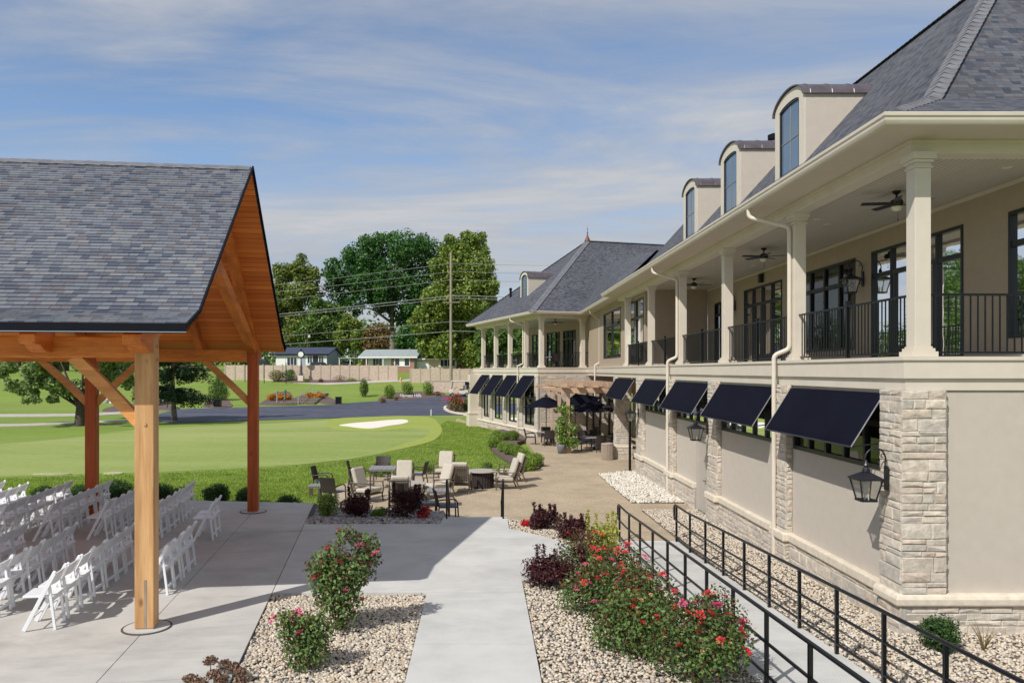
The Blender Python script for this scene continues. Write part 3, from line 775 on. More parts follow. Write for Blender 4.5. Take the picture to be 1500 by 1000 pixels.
proto=folding_chair(); first=True
rows=[ # block, row label, start point (rear foot line) d0, X0, count
 ('near','first row from plaza',-4.93,12.2,4),('near','second row from plaza',-5.80,10.6,7),('near','third row from plaza',-6.86,11.1,6),('near','fourth row from plaza',-7.92,12.1,4),
 ('far','first row from plaza',-5.58,16.1,2),('far','second row from plaza',-6.68,16.0,7),('far','third row from plaza',-7.78,16.2,6),('far','fourth row from plaza',-8.80,16.0,7),('far','fifth row from plaza',-9.75,16.0,7),('far','sixth row from plaza',-10.75,16.6,5),('far','seventh row from plaza',-11.72,18.4,2)]
for blk,rl,X0,d0,n in rows:
    for k in range(n):
        y=d0+.5*k+rng.uniform(-.03,.03); x=X0-.134*(y-d0)-.19+rng.uniform(-.025,.025)
        rz=R(7.6)+rng.uniform(-.05,.05)
        o=proto if first else copy_tree(proto); first=False
        side='front block' if blk=='near' else 'back block'
        pos='nearest' if k==0 else ('farthest' if k==n-1 else f'{ORD[k]} from the near end')
        place(o,(x,y,0),rz,f'white folding chair, {pos} of {rl}, {side}','white folding chairs in rows under the pavilion')
        if blk=='near' and k==0 and 'second' in rl: o['label']='sunlit white folding chair just left of the big timber post, end of its row'
# ================================================================ CLUBHOUSE
club=thing('clubhouse','long two storey beige clubhouse with stone piers, columned balcony and dark dormered roof','clubhouse',(8.5,25,ZP))
def rnorm(p,q):
    dx,dy=q[0]-p[0],q[1]-p[1];l=math.hypot(dx,dy);return (dy/l,-dx/l)
def offs(path,o):
    N=len(path);out=[]
    for i in range(N):
        ns=[]
        if i>0: ns.append(rnorm(path[i-1],path[i]))
        if i<N-1: ns.append(rnorm(path[i],path[i+1]))
        if len(ns)==1: nx,ny=ns[0];k=1
        else:
            nx,ny=ns[0][0]+ns[1][0],ns[0][1]+ns[1][1];l=math.hypot(nx,ny);nx/=l;ny/=l;k=1/(nx*ns[0][0]+ny*ns[0][1])
        out.append((path[i][0]+nx*o*k,path[i][1]+ny*o*k))
    return out
def sweep(mb,path,prof,m=0):
    n=len(prof);vs=[];cols=[offs(path,o) for o,z in prof]
    for i in range(len(path)):
        for k in range(n): vs.append((cols[k][i][0],cols[k][i][1],prof[k][1]))
    fs=[]
    for i in range(len(path)-1):
        for k in range(n):
            k2=(k+1)%n; fs.append((i*n+k,i*n+k2,(i+1)*n+k2,(i+1)*n+k))
    fs.append(tuple(range(n))); fs.append(tuple((len(path)-1)*n+k for k in range(n-1,-1,-1)))
    mb.add(vs,fs,m)
WC=(3.6,49.3); WA=Vector((-.29,.957)).normalized(); WB=Vector((WA.y,-WA.x))
def wp(s,t): return (WC[0]+WA.x*s+WB.x*t, WC[1]+WA.y*s+WB.y*t)
pM=[(6.5,37.9),(6.5,11.87),(14.5,11.87)]
pC=[(6.92,50.6),(6.92,37.93)]
pWg=[wp(14.7,0),WC,wp(0,3.75)]
for nm,path in (('main',pM),('link',pC),('wing',pWg)):
    mb=MB(); sweep(mb,path,[(-.6,3.72),(.03,3.72),(.03,3.665),(0,3.65),(0,3.385),(-.05,3.372),(-.05,3.20),(-.6,3.20)])
    obj('balcony_edge',mb,M['trim'],club)
    mb=MB(); sweep(mb,path,[(-.22,6.90),(-.22,7.12),(-.54,7.12),(-.54,6.90)]); sweep(mb,path,[(-.20,7.06),(-.20,7.118),(-.218,7.118),(-.218,7.06)])
    obj('porch_beam',mb,M['trim'],club,bevel=.008)
    mb=MB(); sweep(mb,path,[(.52,7.115),(-.54,7.118),(-.54,7.15),(.52,7.15)]); obj('soffit',mb,M['soffit'],club)
    mb=MB(); sweep(mb,path,[(.50,7.112),(.57,7.112),(.585,7.135),(.60,7.165),(.605,7.205),(.625,7.225),(.63,7.27),(.615,7.28),(.60,7.27),(.50,7.25)])
    obj('gutter',mb,M['trim'],club)
# floor slabs and porch ceilings
def flat(mb,pts,z,uvx=True): mb.poly([(x,y,z) for x,y in pts],uv=[(y,x) for x,y in pts])
mb=MB(); mb.box(6.95,14.4,12.3,37.9,3.45,3.70); mb.box(7.3,12,37.93,52,3.45,3.70)
q=[wp(14.6,.4),wp(.4,.4),wp(.4,4.6),wp(14.6,6)]; mb.prism(q,3.45,3.70)
obj('balcony_floor',mb,M['concrete2'],club)
mb=MB(); flat(mb,[(7.04,12.4),(14.4,12.4),(14.4,37.9),(7.04,37.9)],6.98); flat(mb,[(7.46,37.95),(12,37.95),(12,53),(7.46,53)],6.98)
flat(mb,[wp(14.2,.5),wp(.5,.5),wp(.5,6),wp(14.2,6)],6.98)
obj('porch_ceiling',mb,M['bead'],club)
# columns
def column(x,y,ax=(1,0),w=.25):
    ex=Vector((ax[0],ax[1],0));ey=Vector((-ax[1],ax[0],0))
    mb=MB(); c=Vector((x,y,0))
    for hw,z0,z1 in ((w/2+.075,3.72,3.80),(w/2+.045,3.80,3.85),(w/2+.018,3.85,3.88),(w/2,3.88,6.66),(w/2+.02,6.66,6.69),(w/2+.03,6.74,6.79),(w/2+.06,6.79,6.90)):
        mb.obox(c+Vector((0,0,(z0+z1)/2)),ex*hw,ey*hw,(0,0,(z1-z0)/2))
    mb.obox(c+Vector((0,0,6.715)),ex*(w/2),ey*(w/2),(0,0,.025))
    obj('column',mb,M['trim'],club,bevel=.006)
CY=[12.13,16.75,21.55,26.4,31.2,36.2]
for y in CY: column(6.875,y)
column(12.6,12.245)
column(7.29,46.2); 
WS=[.42,3.3,6.6,9.9,13.2]
for s in WS: p=wp(s,.42); column(p[0],p[1],(WA.x,WA.y),.28)
p=wp(.42,3.3); column(p[0],p[1],(WA.x,WA.y),.28)
# balcony railings, one per bay
def railing(p,q,post=True,bs=.115,name='railing'):
    p=Vector((*p,0));q=Vector((*q,0));L=(q-p).length;t=(q-p)/L;up=Vector((0,0,1))
    mb=MB(); zt=4.70
    mb.beam(p+up*zt,q+up*zt,.05,.035); mb.beam(p+up*(zt-.12),q+up*(zt-.12),.02,.02) if False else None
    mb.beam(p+up*3.79,q+up*3.79,.035,.03)
    n=int(L/bs)
    for k in range(1,n):
        c=p+t*(L*k/n); mb.beam(c+up*3.805,c+up*(zt-.018),.018,.018,up=(t.x,t.y,0))
    o=obj(name,mb,M['rail'],club)
    if post:
        mb=MB(); c=(p+q)/2; mb.beam(c+up*3.72,c+up*4.78,.065,.065,up=(t.x,t.y,0)); mb.beam(c+up*4.781,c+up*4.80,.085,.085,up=(t.x,t.y,0)); obj('rail_post',mb,M['rail'],o)
for a,b in zip(CY[:-1],CY[1:]): railing((6.86,a+.14),(6.86,b-.14))
railing((7.02,12.16),(12.45,12.16),True)
for a,b in zip(WS[:-1],WS[1:]): railing(wp(a+.15,.42),wp(b-.15,.42))
railing(wp(.42,.57),wp(.42,3.15),False); railing(wp(.42,3.45),wp(.42,4.3),False); railing((7.29,46.35),(7.29,49.6),False); railing(wp(13.35,.5),wp(13.6,4.3),False)
# walls with openings
def wall(mb,P,s0,s1,z0,z1,ops,th=.16):
    ss_=sorted({s0,s1}|{o[0] for o in ops}|{o[1] for o in ops}); zs_=sorted({z0,z1}|{o[2] for o in ops}|{o[3] for o in ops})
    for a,b in zip(ss_[:-1],ss_[1:]):
        run=None
        for c,d in zip(zs_[:-1],zs_[1:]):
            cs,cz=(a+b)/2,(c+d)/2
            hole=any(o[0]<cs<o[1] and o[2]<cz<o[3] for o in ops)
            if not hole: mb.pbox(P,a,b,-th,0,c,d)
def window(P,s0,s1,z0,z1,cols,splits,parent,fw=.07,o0=-.09,o1=.02,door=None,name='window'):
    mb=MB()
    mb.pbox(P,s0,s0+fw,o0,o1,z0,z1); mb.pbox(P,s1-fw,s1,o0,o1,z0,z1)
    mb.pbox(P,s0+fw,s1-fw,o0,o1,z0,z0+fw); mb.pbox(P,s0+fw,s1-fw,o0,o1,z1-fw,z1)
    for c in cols: mb.pbox(P,s0+(s1-s0)*c-.04,s0+(s1-s0)*c+.04,o0+.01,o1-.008,z0+fw,z1-fw)
    cs=[0]+list(cols)+[1]
    for z in splits:
        for i,(a,b) in enumerate(zip(cs[:-1],cs[1:])):
            A=s0+(s1-s0)*a+(fw if i==0 else .04); B=s0+(s1-s0)*b-(fw if i==len(cs)-2 else .04)
            mb.pbox(P,A,B,o0+.02,o1-.014,z-.055,z+.055)
    if door:      # door leaves with stiles
        for a,b in door:
            A=s0+(s1-s0)*a+.04;B=s0+(s1-s0)*b-.04
            mb.pbox(P,A,A+.11,o0+.02,o1-.02,z0+fw,splits[0]-.055); mb.pbox(P,B-.11,B,o0+.02,o1-.02,z0+fw,splits[0]-.055); mb.pbox(P,A+.11,B-.11,o0+.02,o1-.02,z0+fw,z0+.32)
    fr=obj(name,mb,M['winframe'],parent)
    mb=MB()
    def q(a,z): return (P[0][0]+P[1][0]*a+P[2][0]*(-.045),P[0][1]+P[1][1]*a+P[2][1]*(-.045),z)
    mb.poly([q(s0+.03,z0+.03),q(s1-.03,z0+.03),q(s1-.03,z1-.03),q(s0+.03,z1-.03)])
    obj('pane',mb,M['glass'],fr)
    return fr
LW=((6.60,0),(0,1),(-1,0)); FW=((0,11.99),(1,0),(0,-1)); UW=((9.75,0),(0,1),(-1,0)); EW=((0,33.2),(1,0),(0,-1)); KW=((7.05,0),(0,1),(-1,0))
ups=[(13.25,14.25,4.10,6.43),(15.6,19.26,3.76,6.46),(20.1,23.75,4.05,6.44),(25.0,28.6,3.76,6.46),(30.7,32.2,3.76,6.3)]
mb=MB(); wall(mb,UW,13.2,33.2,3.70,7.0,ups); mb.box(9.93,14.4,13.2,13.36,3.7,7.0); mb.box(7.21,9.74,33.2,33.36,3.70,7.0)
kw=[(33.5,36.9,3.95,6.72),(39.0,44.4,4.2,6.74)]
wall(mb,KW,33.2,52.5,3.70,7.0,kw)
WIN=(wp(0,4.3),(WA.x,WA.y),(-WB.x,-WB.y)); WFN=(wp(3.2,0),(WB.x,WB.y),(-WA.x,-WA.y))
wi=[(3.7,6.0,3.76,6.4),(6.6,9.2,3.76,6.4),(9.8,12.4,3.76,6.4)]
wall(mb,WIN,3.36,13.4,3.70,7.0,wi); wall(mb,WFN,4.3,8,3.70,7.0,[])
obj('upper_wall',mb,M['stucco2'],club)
mb=MB(); mb.pbox(UW,13.4,33.1,.002,.05,6.90,6.975); mb.pbox(UW,13.4,33.1,.002,.03,3.705,3.80); obj('wall_trim',mb,M['soffit'],club)
window(UW,*ups[0],[.5],[5.83],club); window(UW,*ups[1],[.25,.5,.75],[5.85],club,door=[(.25,.5),(.5,.75)])
window(UW,*ups[2],[.25,.5,.75],[5.83],club); window(UW,*ups[3],[.25,.5,.75],[5.85],club,door=[(.25,.5),(.5,.75)]); window(UW,*ups[4],[.5],[5.8],club)
window(KW,*kw[0],[.5],[5.9],club); window(KW,*kw[1],[.5],[5.9],club)
for o in wi: window(WIN,*o,[.33,.67],[5.8],club)
for s in (16.6,22): 
    pass
# rooms and curtains behind the glass
mb=MB(); mb.box(9.95,13.5,13.5,33.0,3.72,3.75); mb.box(13.4,13.5,13.5,33.0,3.76,7.0); mb.box(9.95,13.39,13.5,33.0,6.9,6.99)
mb.box(9.0,9.1,33.5,50,3.72,6.98); mb.box(8.0,8.1,12.3,32,-.4,3.15); mb.pbox(WIN,3.4,13.3,-2.6,-2.5,3.72,6.9)
obj('interior',mb,M['room'],club)
mb=MB()
def curtain(P,s0,s1,z0,z1,o=-.22):
    n=max(6,int((s1-s0)/.035)); vs=[]
    for k in range(n+1):
        s=s0+(s1-s0)*k/n; oo=o+.03*math.sin(k*1.9)
        for z in (z0,z1): vs.append((P[0][0]+P[1][0]*s+P[2][0]*oo,P[0][1]+P[1][1]*s+P[2][1]*oo,z))
    mb.add(vs,[(2*k,2*k+2,2*k+3,2*k+1) for k in range(n)])
for a,b,z0,z1 in ups[:4]:
    curtain(UW,a+.1,a+.55,z0,z1); curtain(UW,b-.55,b-.1,z0,z1)
curtain(UW,21.4,22.1,4,6.4)
for a,b,z0,z1 in kw:
    curtain(KW,a+.1,a+.8,z0,z1); curtain(KW,b-.8,b-.1,z0,z1); curtain(KW,(a+b)/2-.4,(a+b)/2+.4,z0,z1)
obj('curtains',mb,M['curtain'],club)
# ---------------------------------------------------------------- stonework
def stones(mb,P,s0,s1,z0,z1,o0,back=.1,big=1.0):
    z=z0; mb.pbox(P,s0+.012,s1-.012,o0-back,o0-.004,z0,z1,1)
    def st(a,b,c,d):
        g=.0035; a+=g;b-=g;c+=g;d-=g
        if b-a<.03 or d-c<.02: return
        e=random.uniform(.004,.020); bv=min(.014,(d-c)*.25,(b-a)*.25)
        def q(s,o,zz): return (P[0][0]+P[1][0]*s+P[2][0]*o,P[0][1]+P[1][1]*s+P[2][1]*o,zz)
        j=lambda: random.uniform(-.011,.011)
        vs=[q(a,o0-.03,c),q(b,o0-.03,c),q(b,o0-.03,d),q(a,o0-.03,d),
            q(a+j()*.4,o0+.002,c),q(b+j()*.4,o0+.002,c),q(b+j()*.4,o0+.002,d),q(a+j()*.4,o0+.002,d),
            q(a+bv+j(),o0+e+j(),c+bv+j()*.6),q(b-bv+j(),o0+e+j(),c+bv+j()*.6),q(b-bv+j(),o0+e+j(),d-bv+j()*.6),q(a+bv+j(),o0+e+j(),d-bv+j()*.6),
            q((a+b)/2+j()*4,o0+e+random.uniform(0,.014),(c+d)/2+j()*2)]
        fs=[(0,1,5,4),(1,2,6,5),(2,3,7,6),(3,0,4,7),(4,5,9,8),(5,6,10,9),(6,7,11,10),(7,4,8,11),(8,9,12),(9,10,12),(10,11,12),(11,8,12)]
        mb.add(vs,fs,0)
    while z<z1-.03:
        h=random.choice([.085,.11,.15,.19,.24])*big
        if z1-z-h<.07: h=z1-z
        s=s0
        while s<s1-.02:
            l=random.uniform(.18,.58)*big
            if s1-s-l<.14*big: l=s1-s
            if h>.17*big and random.random()<.35:
                hh=h*random.uniform(.4,.6); l2=l*random.uniform(.4,.6) if l>.4 else l
                st(s,s+l,z,z+hh)
                st(s,s+l2,z+hh,z+h)
                if l2<l: st(s+l2,s+l,z+hh,z+h)
            else: st(s,s+l,z,z+h)
            s+=l
        z+=h
SM=[M['stone'],M['mortar']]
piers=[(16.35,17.05),(21.2,22.0),(26.05,26.95),(31.0,32.2)]
NX=lambda y:((0,y),(1,0),(0,-1))
# corner pier
mb=MB(); stones(mb,LW,11.86,12.5,.06,3.2,.14); stones(mb,((0,11.86),(1,0),(0,-1)),6.46,7.15,.06,3.2,0); stones(mb,((7.13,0),(0,-1),(1,0)),-11.99,-11.86,.06,3.2,.02,.02)
obj('stone_pier',mb,SM,club)
for a,b in piers:
    mb=MB(); stones(mb,LW,a,b,.06,3.2,.14); stones(mb,((0,a+.01),(1,0),(0,-1)),6.475,6.60,.06,3.2,0,.02)
    obj('stone_pier',mb,SM,club)
# base course
bays=[(12.5,16.35),(17.05,21.2),(23.62,26.05),(26.95,31.0)]
for a,b in bays:
    mb=MB(); stones(mb,LW,a,b,-1.0,-.11,.07); obj('stone_base',mb,SM,club)
    mb=MB(); mb.pbox(LW,a+.03,b-.03,-.02,.13,-.11,.07); obj('water_table',mb,M['capstone'],club,bevel=.03)
for a,b in [(11.84,12.5)]+piers:
    mb=MB(); stones(mb,LW,a,b,-1.0,-.11,.17)
    if a>12:
        stones(mb,((0,a+.015),(1,0),(0,-1)),6.44,6.54,-1.0,-.11,0,.02)
        m2=MB(); m2.pbox(LW,a-.06,b+.06,-.02,.235,-.112,.072); obj('water_table',m2,M['capstone'],club,bevel=.03)
    else: stones(mb,((0,11.87),(1,0),(0,-1)),6.43,14.3,-1.0,-.11,0)
    obj('stone_base',mb,SM,club)
mb=MB(); stones(mb,LW,22.0,22.4,-1.0,-.11,.07); obj('stone_base',mb,SM,club)
mb=MB(); sweep(mb,[(6.43,12.53),(6.43,11.87),(14.3,11.87)],[(-.2,-.112),(.05,-.112),(.07,-.09),(.075,.0),(.05,.055),(.02,.072),(-.2,.072)]); obj('water_table',mb,M['capstone'],club,bevel=.03)
# stucco panels and strip windows
strips=[(12.56,16.29,1.86,3.14),(17.11,21.14,1.88,3.14),(22.06,25.99,1.9,3.14),(27.01,30.94,1.9,3.14)]
mb=MB(); wall(mb,LW,12.4,32.15,-.3,3.25,strips+[(22.45,23.55,-.75,1.50)],.2)
mb.box(7.1,14.3,11.985,12.15,-.2,3.25)
mb.box(7.145,14.3,11.95,11.985,.074,3.19)
obj('stucco_wall',mb,M['stucco'],club)
for s in strips: window(LW,*s,[.2,.4,.6,.8],[2.62],club,fw=.08,o0=-.12,o1=.015)
mb=MB(); mb.pbox(LW,22.53,23.47,-.07,-.02,-.72,1.42); d=obj('door',mb,M['door'],club)
mb=MB(); 
for a,b,c,e in ((22.45,22.53,-.72,1.5),(23.47,23.55,-.72,1.5),(22.53,23.47,1.42,1.5)): mb.pbox(LW,a,b,-.1,.03,c,e)
obj('door_frame',mb,M['door'],d)
mb=MB(); y=22.66; mb.tube([(6.62,y,.26),(6.56,y,.26),(6.56,y+.14,.26)],.014,6); mb.pbox(LW,y-.03,y+.03,-.02,-.008,.18,.36); obj('handle',mb,M['iron'],d)
# stone end pier of the recessed entry and its wall
mb=MB(); stones(mb,NX(37.2),6.49,7.25,.0-.08,3.2,0); stones(mb,((6.49,0),(0,1),(-1,0)),37.2,37.85,-.08,3.2,0); stones(mb,NX(37.18),6.45,7.3,-.9,-.24,.02); stones(mb,((6.46,0),(0,1),(-1,0)),37.18,37.9,-.9,-.24,0)
obj('stone_pier',mb,SM,club)
mb=MB(); sweep(mb,[(6.47,37.85),(6.47,37.2),(7.28,37.2)],[(-.2,-.24),(.05,-.24),(.075,-.2),(.075,-.12),(.02,-.075),(-.2,-.075)]); obj('water_table',mb,M['capstone'],club)
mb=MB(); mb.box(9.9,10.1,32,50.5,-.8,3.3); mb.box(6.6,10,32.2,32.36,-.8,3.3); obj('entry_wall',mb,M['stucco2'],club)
for y in (38.5,41.5,44.5): window(((9.9,0),(0,1),(-1,0)),y,y+2,-.7,2.4,[.5],[1.7],club)
# wing lower storey
WLP=(wp(0,.1),(WA.x,WA.y),(-WB.x,-WB.y)); WFP=(wp(.1,0),(WB.x,WB.y),(-WA.x,-WA.y))
wl=[(.75,2.6,-.05,2.5),(4.1,5.9,-.05,2.5),(7.4,9.2,-.05,2.5),(10.6,12.0,-.05,2.5)]
mb=MB(); wall(mb,WLP,.05,14.4,-1,3.25,wl); obj('wing_wall',mb,M['stucco'],club)
for o in wl: window(WLP,*o,[.5],[1.7],club)
mb=MB(); mb.pbox(WLP,.3,14,-2.2,-2.1,-.6,3.1); obj('interior',mb,M['room'],club)
mb=MB()
for a,b in ((0,.6),(2.9,3.6),(6.3,6.95),(9.6,10.2),(12.4,14.4)): stones(mb,WLP,a,b,-.33,3.2,.1,big=1.5)
for a,b in ((.0,14.4),): stones(mb,WLP,a,b,-1.1,-.45,.14,big=1.5)
stones(mb,WFP,-.02,6.2,-1.1,3.2,.03,big=1.5)
obj('wing_stonework',mb,SM,club)
mb=MB(); sweep(mb,[wp(14.4,.1),wp(.1,.1),wp(.1,3.0)],[(0,-.45),(.2,-.45),(.22,-.4),(.2,-.35),(.05,-.32),(0,-.32)]); obj('water_table',mb,M['capstone'],club)
for s in (3.4,5.0): window(WFP,s,s+1.0,-.7,2.2,[.5],[1.5],club,o0=.02,o1=.12)
mb=MB(); q=wp(13.6,-.35); 
for hw,z0,z1 in ((.42,-1.2,.05),(.46,.05,.15),(.33,.15,3.2)): mb.obox((q[0],q[1],(z0+z1)/2),(WA.x*hw,WA.y*hw,0),(WB.x*hw,WB.y*hw,0),(0,0,(z1-z0)/2))
obj('entry_post',mb,M['trim'],club)
# ---------------------------------------------------------------- roofs
def rpoly(mb,pts,e):
    P=[Vector(p) for p in pts]; N=(P[1]-P[0]).cross(P[2]-P[0]).normalized(); e=Vector((e[0],e[1],0)).normalized(); sd=N.cross(e)
    if sd.z<0: sd=-sd
    mb.poly(P,uv=[(p.dot(e),p.dot(sd)) for p in P])
GX,GY=5.90,11.27; FL=1.6; ZF=8.04; RR=5.22; ZRg=12.02; YE=37.95
mb=MB()
c0=(GX,GY,7.265); c1=(GX+FL,GY+FL,ZF); c2=(GX+RR,GY+RR,ZRg)
rpoly(mb,[c0,c1,(GX+FL,YE,ZF),(GX,YE,7.265)],(0,1)); rpoly(mb,[c1,c2,(GX+RR,YE,ZRg),(GX+FL,YE,ZF)],(0,1))
xr=GX+2*RR
rpoly(mb,[c0,(xr,GY,7.265),(xr-FL,GY+FL,ZF),c1],(1,0)); rpoly(mb,[c1,(xr-FL,GY+FL,ZF),c2],(1,0))
rpoly(mb,[(xr,GY,7.265),(xr,YE,7.265),(xr-FL,YE,ZF),(xr-FL,GY+FL,ZF)],(0,1)); rpoly(mb,[(xr-FL,GY+FL,ZF),(xr-FL,YE,ZF),(GX+RR,YE,ZRg),c2],(0,1))
rf=obj('main_roof',mb,M['shingle2'],club)
mb=MB(); mb.poly([(GX+.02,YE-.02,7.2),(GX+FL,YE-.02,ZF-.05),(GX+RR,YE-.02,ZRg-.05),(xr-FL,YE-.02,ZF-.05),(xr,YE-.02,7.2)]); obj('gable_end',mb,M['trim'],club)
def caps(mb,p,q,w=.15,st=.2):
    p,q=Vector(p),Vector(q);L=(q-p).length;t=(q-p)/L;sd=t.cross(Vector((0,0,1))).normalized();up=sd.cross(t).normalized();n=int(L/st)
    for k in range(n):
        a=p+t*(L*k/n)+up*.045;b=p+t*(L*(k+1.15)/n)+up*.02
        for sg in (-1,1): mb.poly([a,b,b+sd*sg*w-Vector((0,0,.085)),a+sd*sg*w-Vector((0,0,.085))]); mb.poly([a,a+sd*sg*w-Vector((0,0,.085)),a+sd*sg*w-Vector((0,0,.12)),a-up*.04])
mb=MB(); caps(mb,c1,c2,.17); caps(mb,Vector(c0)+Vector((.3,.3,.14)),c1,.17); caps(mb,c2,(GX+RR,YE,ZRg)); obj('hip_caps',mb,M['shingle_plain'],rf)
mb=MB(); rpoly(mb,[(6.36,37.97,7.265),(6.36,52.4,7.265),(8.9,52.8,10.9),(8.64,37.97,9.45)],(0,1)); rpoly(mb,[(8.64,37.97,9.45),(8.9,52.8,10.9),(13,52.8,7.3),(13,37.97,7.3)],(0,1)); obj('link_roof',mb,M['shingle2'],club)
# wing roof: hipped, ridge running right from the finial
A0=wp(-.6,-.6);A1=wp(15.5,-.6); AP=wp(7.45,6.9)
z0=7.265; za=13.35
ap=(AP[0],AP[1],za); R2=wp(7.45,14.5); F2=wp(-.6,14.5); B2=wp(15.5,14.5)
mb=MB(); rpoly(mb,[(*A0,z0),(*A1,z0),ap],WA); rpoly(mb,[(*A0,z0),(*F2,z0),(*R2,za),ap],WB); rpoly(mb,[(*A1,z0),(*B2,z0),(*R2,za),ap],WB)
wr=obj('wing_roof',mb,M['shingle2'],club)
mb=MB(); caps(mb,(*A0,z0),ap,.22,.3); caps(mb,(*A1,z0),ap,.22,.3); caps(mb,ap,(*R2,za),.2,.3); obj('hip_caps',mb,M['shingle_plain'],wr)
mb=MB(); mb.lathe([(.28,-.25),(.20,.05),(.10,.25),(.05,.42),(.03,.55),(.06,.6),(.025,.65),(.015,.85),(.04,.9),(.01,.95),(.0,1.25)],ap,12); obj('finial',mb,M['copper2'],wr,smooth=True)
for s in (10.5,): 
    q=wp(s,1.8); mb=MB(); mb.lathe([(.09,8.9),(.09,9.75),(.12,9.76),(.12,9.9),(0,9.95)],(q[0],q[1],0),10); obj('roof_vent',mb,M['flash'],wr)
for x,y in ((10.6,28.0),(9.2,33.5)):
    zz=ZF+(ZRg-ZF)/(RR-FL)*(x-GX-FL); mb=MB(); mb.lathe([(.13,-.3),(.13,.4),(.2,.42),(.2,.6),(0,.68)],(x,y,zz),10); obj('roof_vent',mb,M['flash'],rf)
# dormers
def dormer(P,s0,s1,zb,zs,zt,depth,wfr=.29):
    """P: face plane, arch between s0..s1"""
    def q(s,o,z): return (P[0][0]+P[1][0]*s+P[2][0]*o,P[0][1]+P[1][1]*s+P[2][1]*o,z)
    def arch(a,b,zs_,zt_,n=14): 
        c=(a+b)/2; return [(c+(b-a)/2*math.cos(math.pi*k/n),zs_+(zt_-zs_)*math.sin(math.pi*k/n)) for k in range(n+1)]
    nv=Vector((P[2][0],P[2][1],0))
    ol=[(s0,zb),(s1,zb)]+arch(s0,s1,zs,zt)
    mb=MB(); mb.extrude([q(s,-.01,z) for s,z in ol],nv*-depth); dm=obj('dormer',mb,M['stucco'],club)
    # curved metal roof
    up=arch(s0-.07,s1+.07,zs-.03,zt+.055); lo=arch(s0-.035,s1+.035,zs-.03,zt+.022)
    mb=MB()
    pts=up+lo[::-1]
    n=len(up)
    vs=[q(s,.11,z) for s,z in up]+[q(s,.11,z) for s,z in lo]+[q(s,-depth-.1,z) for s,z in up]+[q(s,-depth-.1,z) for s,z in lo]
    fs=[]
    for k in range(n-1):
        fs+=[(k,k+1,2*n+k+1,2*n+k),(n+k,3*n+k,3*n+k+1,n+k+1),(k,n+k,n+k+1,k+1)]
    fs+=[(0,2*n,3*n,n),(n-1,2*n-1,4*n-1,3*n-1)]
    mb.add(vs,fs)
    o=-.1
    sm=arch(s0-.072,s1+.072,zs-.03,zt+.058)
    while o>-depth:
        mb.tube([q(s,o,z) for s,z in sm],.014,5); o-=.55
    obj('dormer_roof',mb,M['copper'],dm)
    # surround trim
    a,b=s0+wfr,s1-wfr; zo=zb+.16; inn=[(a,zo),(b,zo)]+arch(a,b,zs-.05,zt-wfr*1.0)
    out=[(s0,zb),(s1,zb)]+arch(s0,s1,zs,zt)
    def ring(mb,A,B,o0,o1):
        n=len(A); vs=[q(s,o1,z) for s,z in A]+[q(s,o1,z) for s,z in B]+[q(s,o0,z) for s,z in A]+[q(s,o0,z) for s,z in B]
        fs=[]
        for k in range(n):
            k2=(k+1)%n; fs+=[(k,k2,n+k2,n+k),(k,2*n+k,2*n+k2,k2),(n+k,n+k2,3*n+k2,3*n+k)]
        mb.add(vs,fs)
    mb=MB(); ring(mb,out,inn,-.009,.05); obj('surround',mb,M['trim'],dm)
    i2=[(a+.07,zo+.07),(b-.07,zo+.07)]+arch(a+.07,b-.07,zs-.05,zt-wfr-.07)
    mb=MB(); ring(mb,inn,i2,-.06,.035); obj('window_frame',mb,M['winframe'],dm)
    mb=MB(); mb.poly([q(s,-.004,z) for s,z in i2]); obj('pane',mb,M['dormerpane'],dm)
    mb=MB(); c=(a+b)/2; mb.pbox(P,c-.012,c+.012,-.002,.012,zo+.07,zt-wfr-.08); mb.pbox(P,a+.07,b-.07,-.002,.010,(zo+zs)/2-.012,(zo+zs)/2+.012); obj('muntin',mb,M['greytop'],dm)
for y in (19.5,24.35,29.2):
    dormer(((8.2,0),(0,1),(-1,0)),y,y+1.9,8.55,10.53,10.90,2.6)
dormer((wp(0,1.4),(WA.x,WA.y),(-WB.x,-WB.y)),5.4,7.0,8.6,10.15,10.62,2.6,.2)
# downspouts
def spout(pts,name='downspout'):
    P=[Vector(pts[0])]
    for a,b,c in zip(pts[:-2],pts[1:-1],pts[2:]):
        a,b,c=Vector(a),Vector(b),Vector(c);r=.09
        u=(a-b).normalized()*min(r,(a-b).length/2);w=(c-b).normalized()*min(r,(c-b).length/2)
        for k in range(5): t=k/4; P.append((b+u)*(1-t)**2+b*2*t*(1-t)+(b+w)*t*t)
    P.append(Vector(pts[-1]))
    mb=MB(); mb.tube(P,.048,10)
    o=obj(name,mb,M['trim'],club,smooth=True,auto=50)
    return o
for y,cy in ((17.25,16.75),(26.95,26.4)):
    spout([(5.98,y,7.15),(5.98,y,6.93),(6.70,cy+.02,6.62),(6.70,cy+.02,3.98),(6.40,cy+.12,3.84),(6.40,cy+.12,-.6 if y<20 else -.72)])
spout([(6.45,45.7,7.15),(6.45,45.7,6.93),(7.08,46.2,6.6),(7.08,46.2,3.98),(6.8,46.2,3.84),(6.8,46.2,0.5)])
w=lambda s,t,z:(*wp(s,t),z)
spout([w(3.9,-.52,7.15),w(3.9,-.52,6.93),w(3.35,.22,6.6),w(3.35,.22,3.98),w(3.5,-.12,3.84),w(3.5,-.12,-.7)])
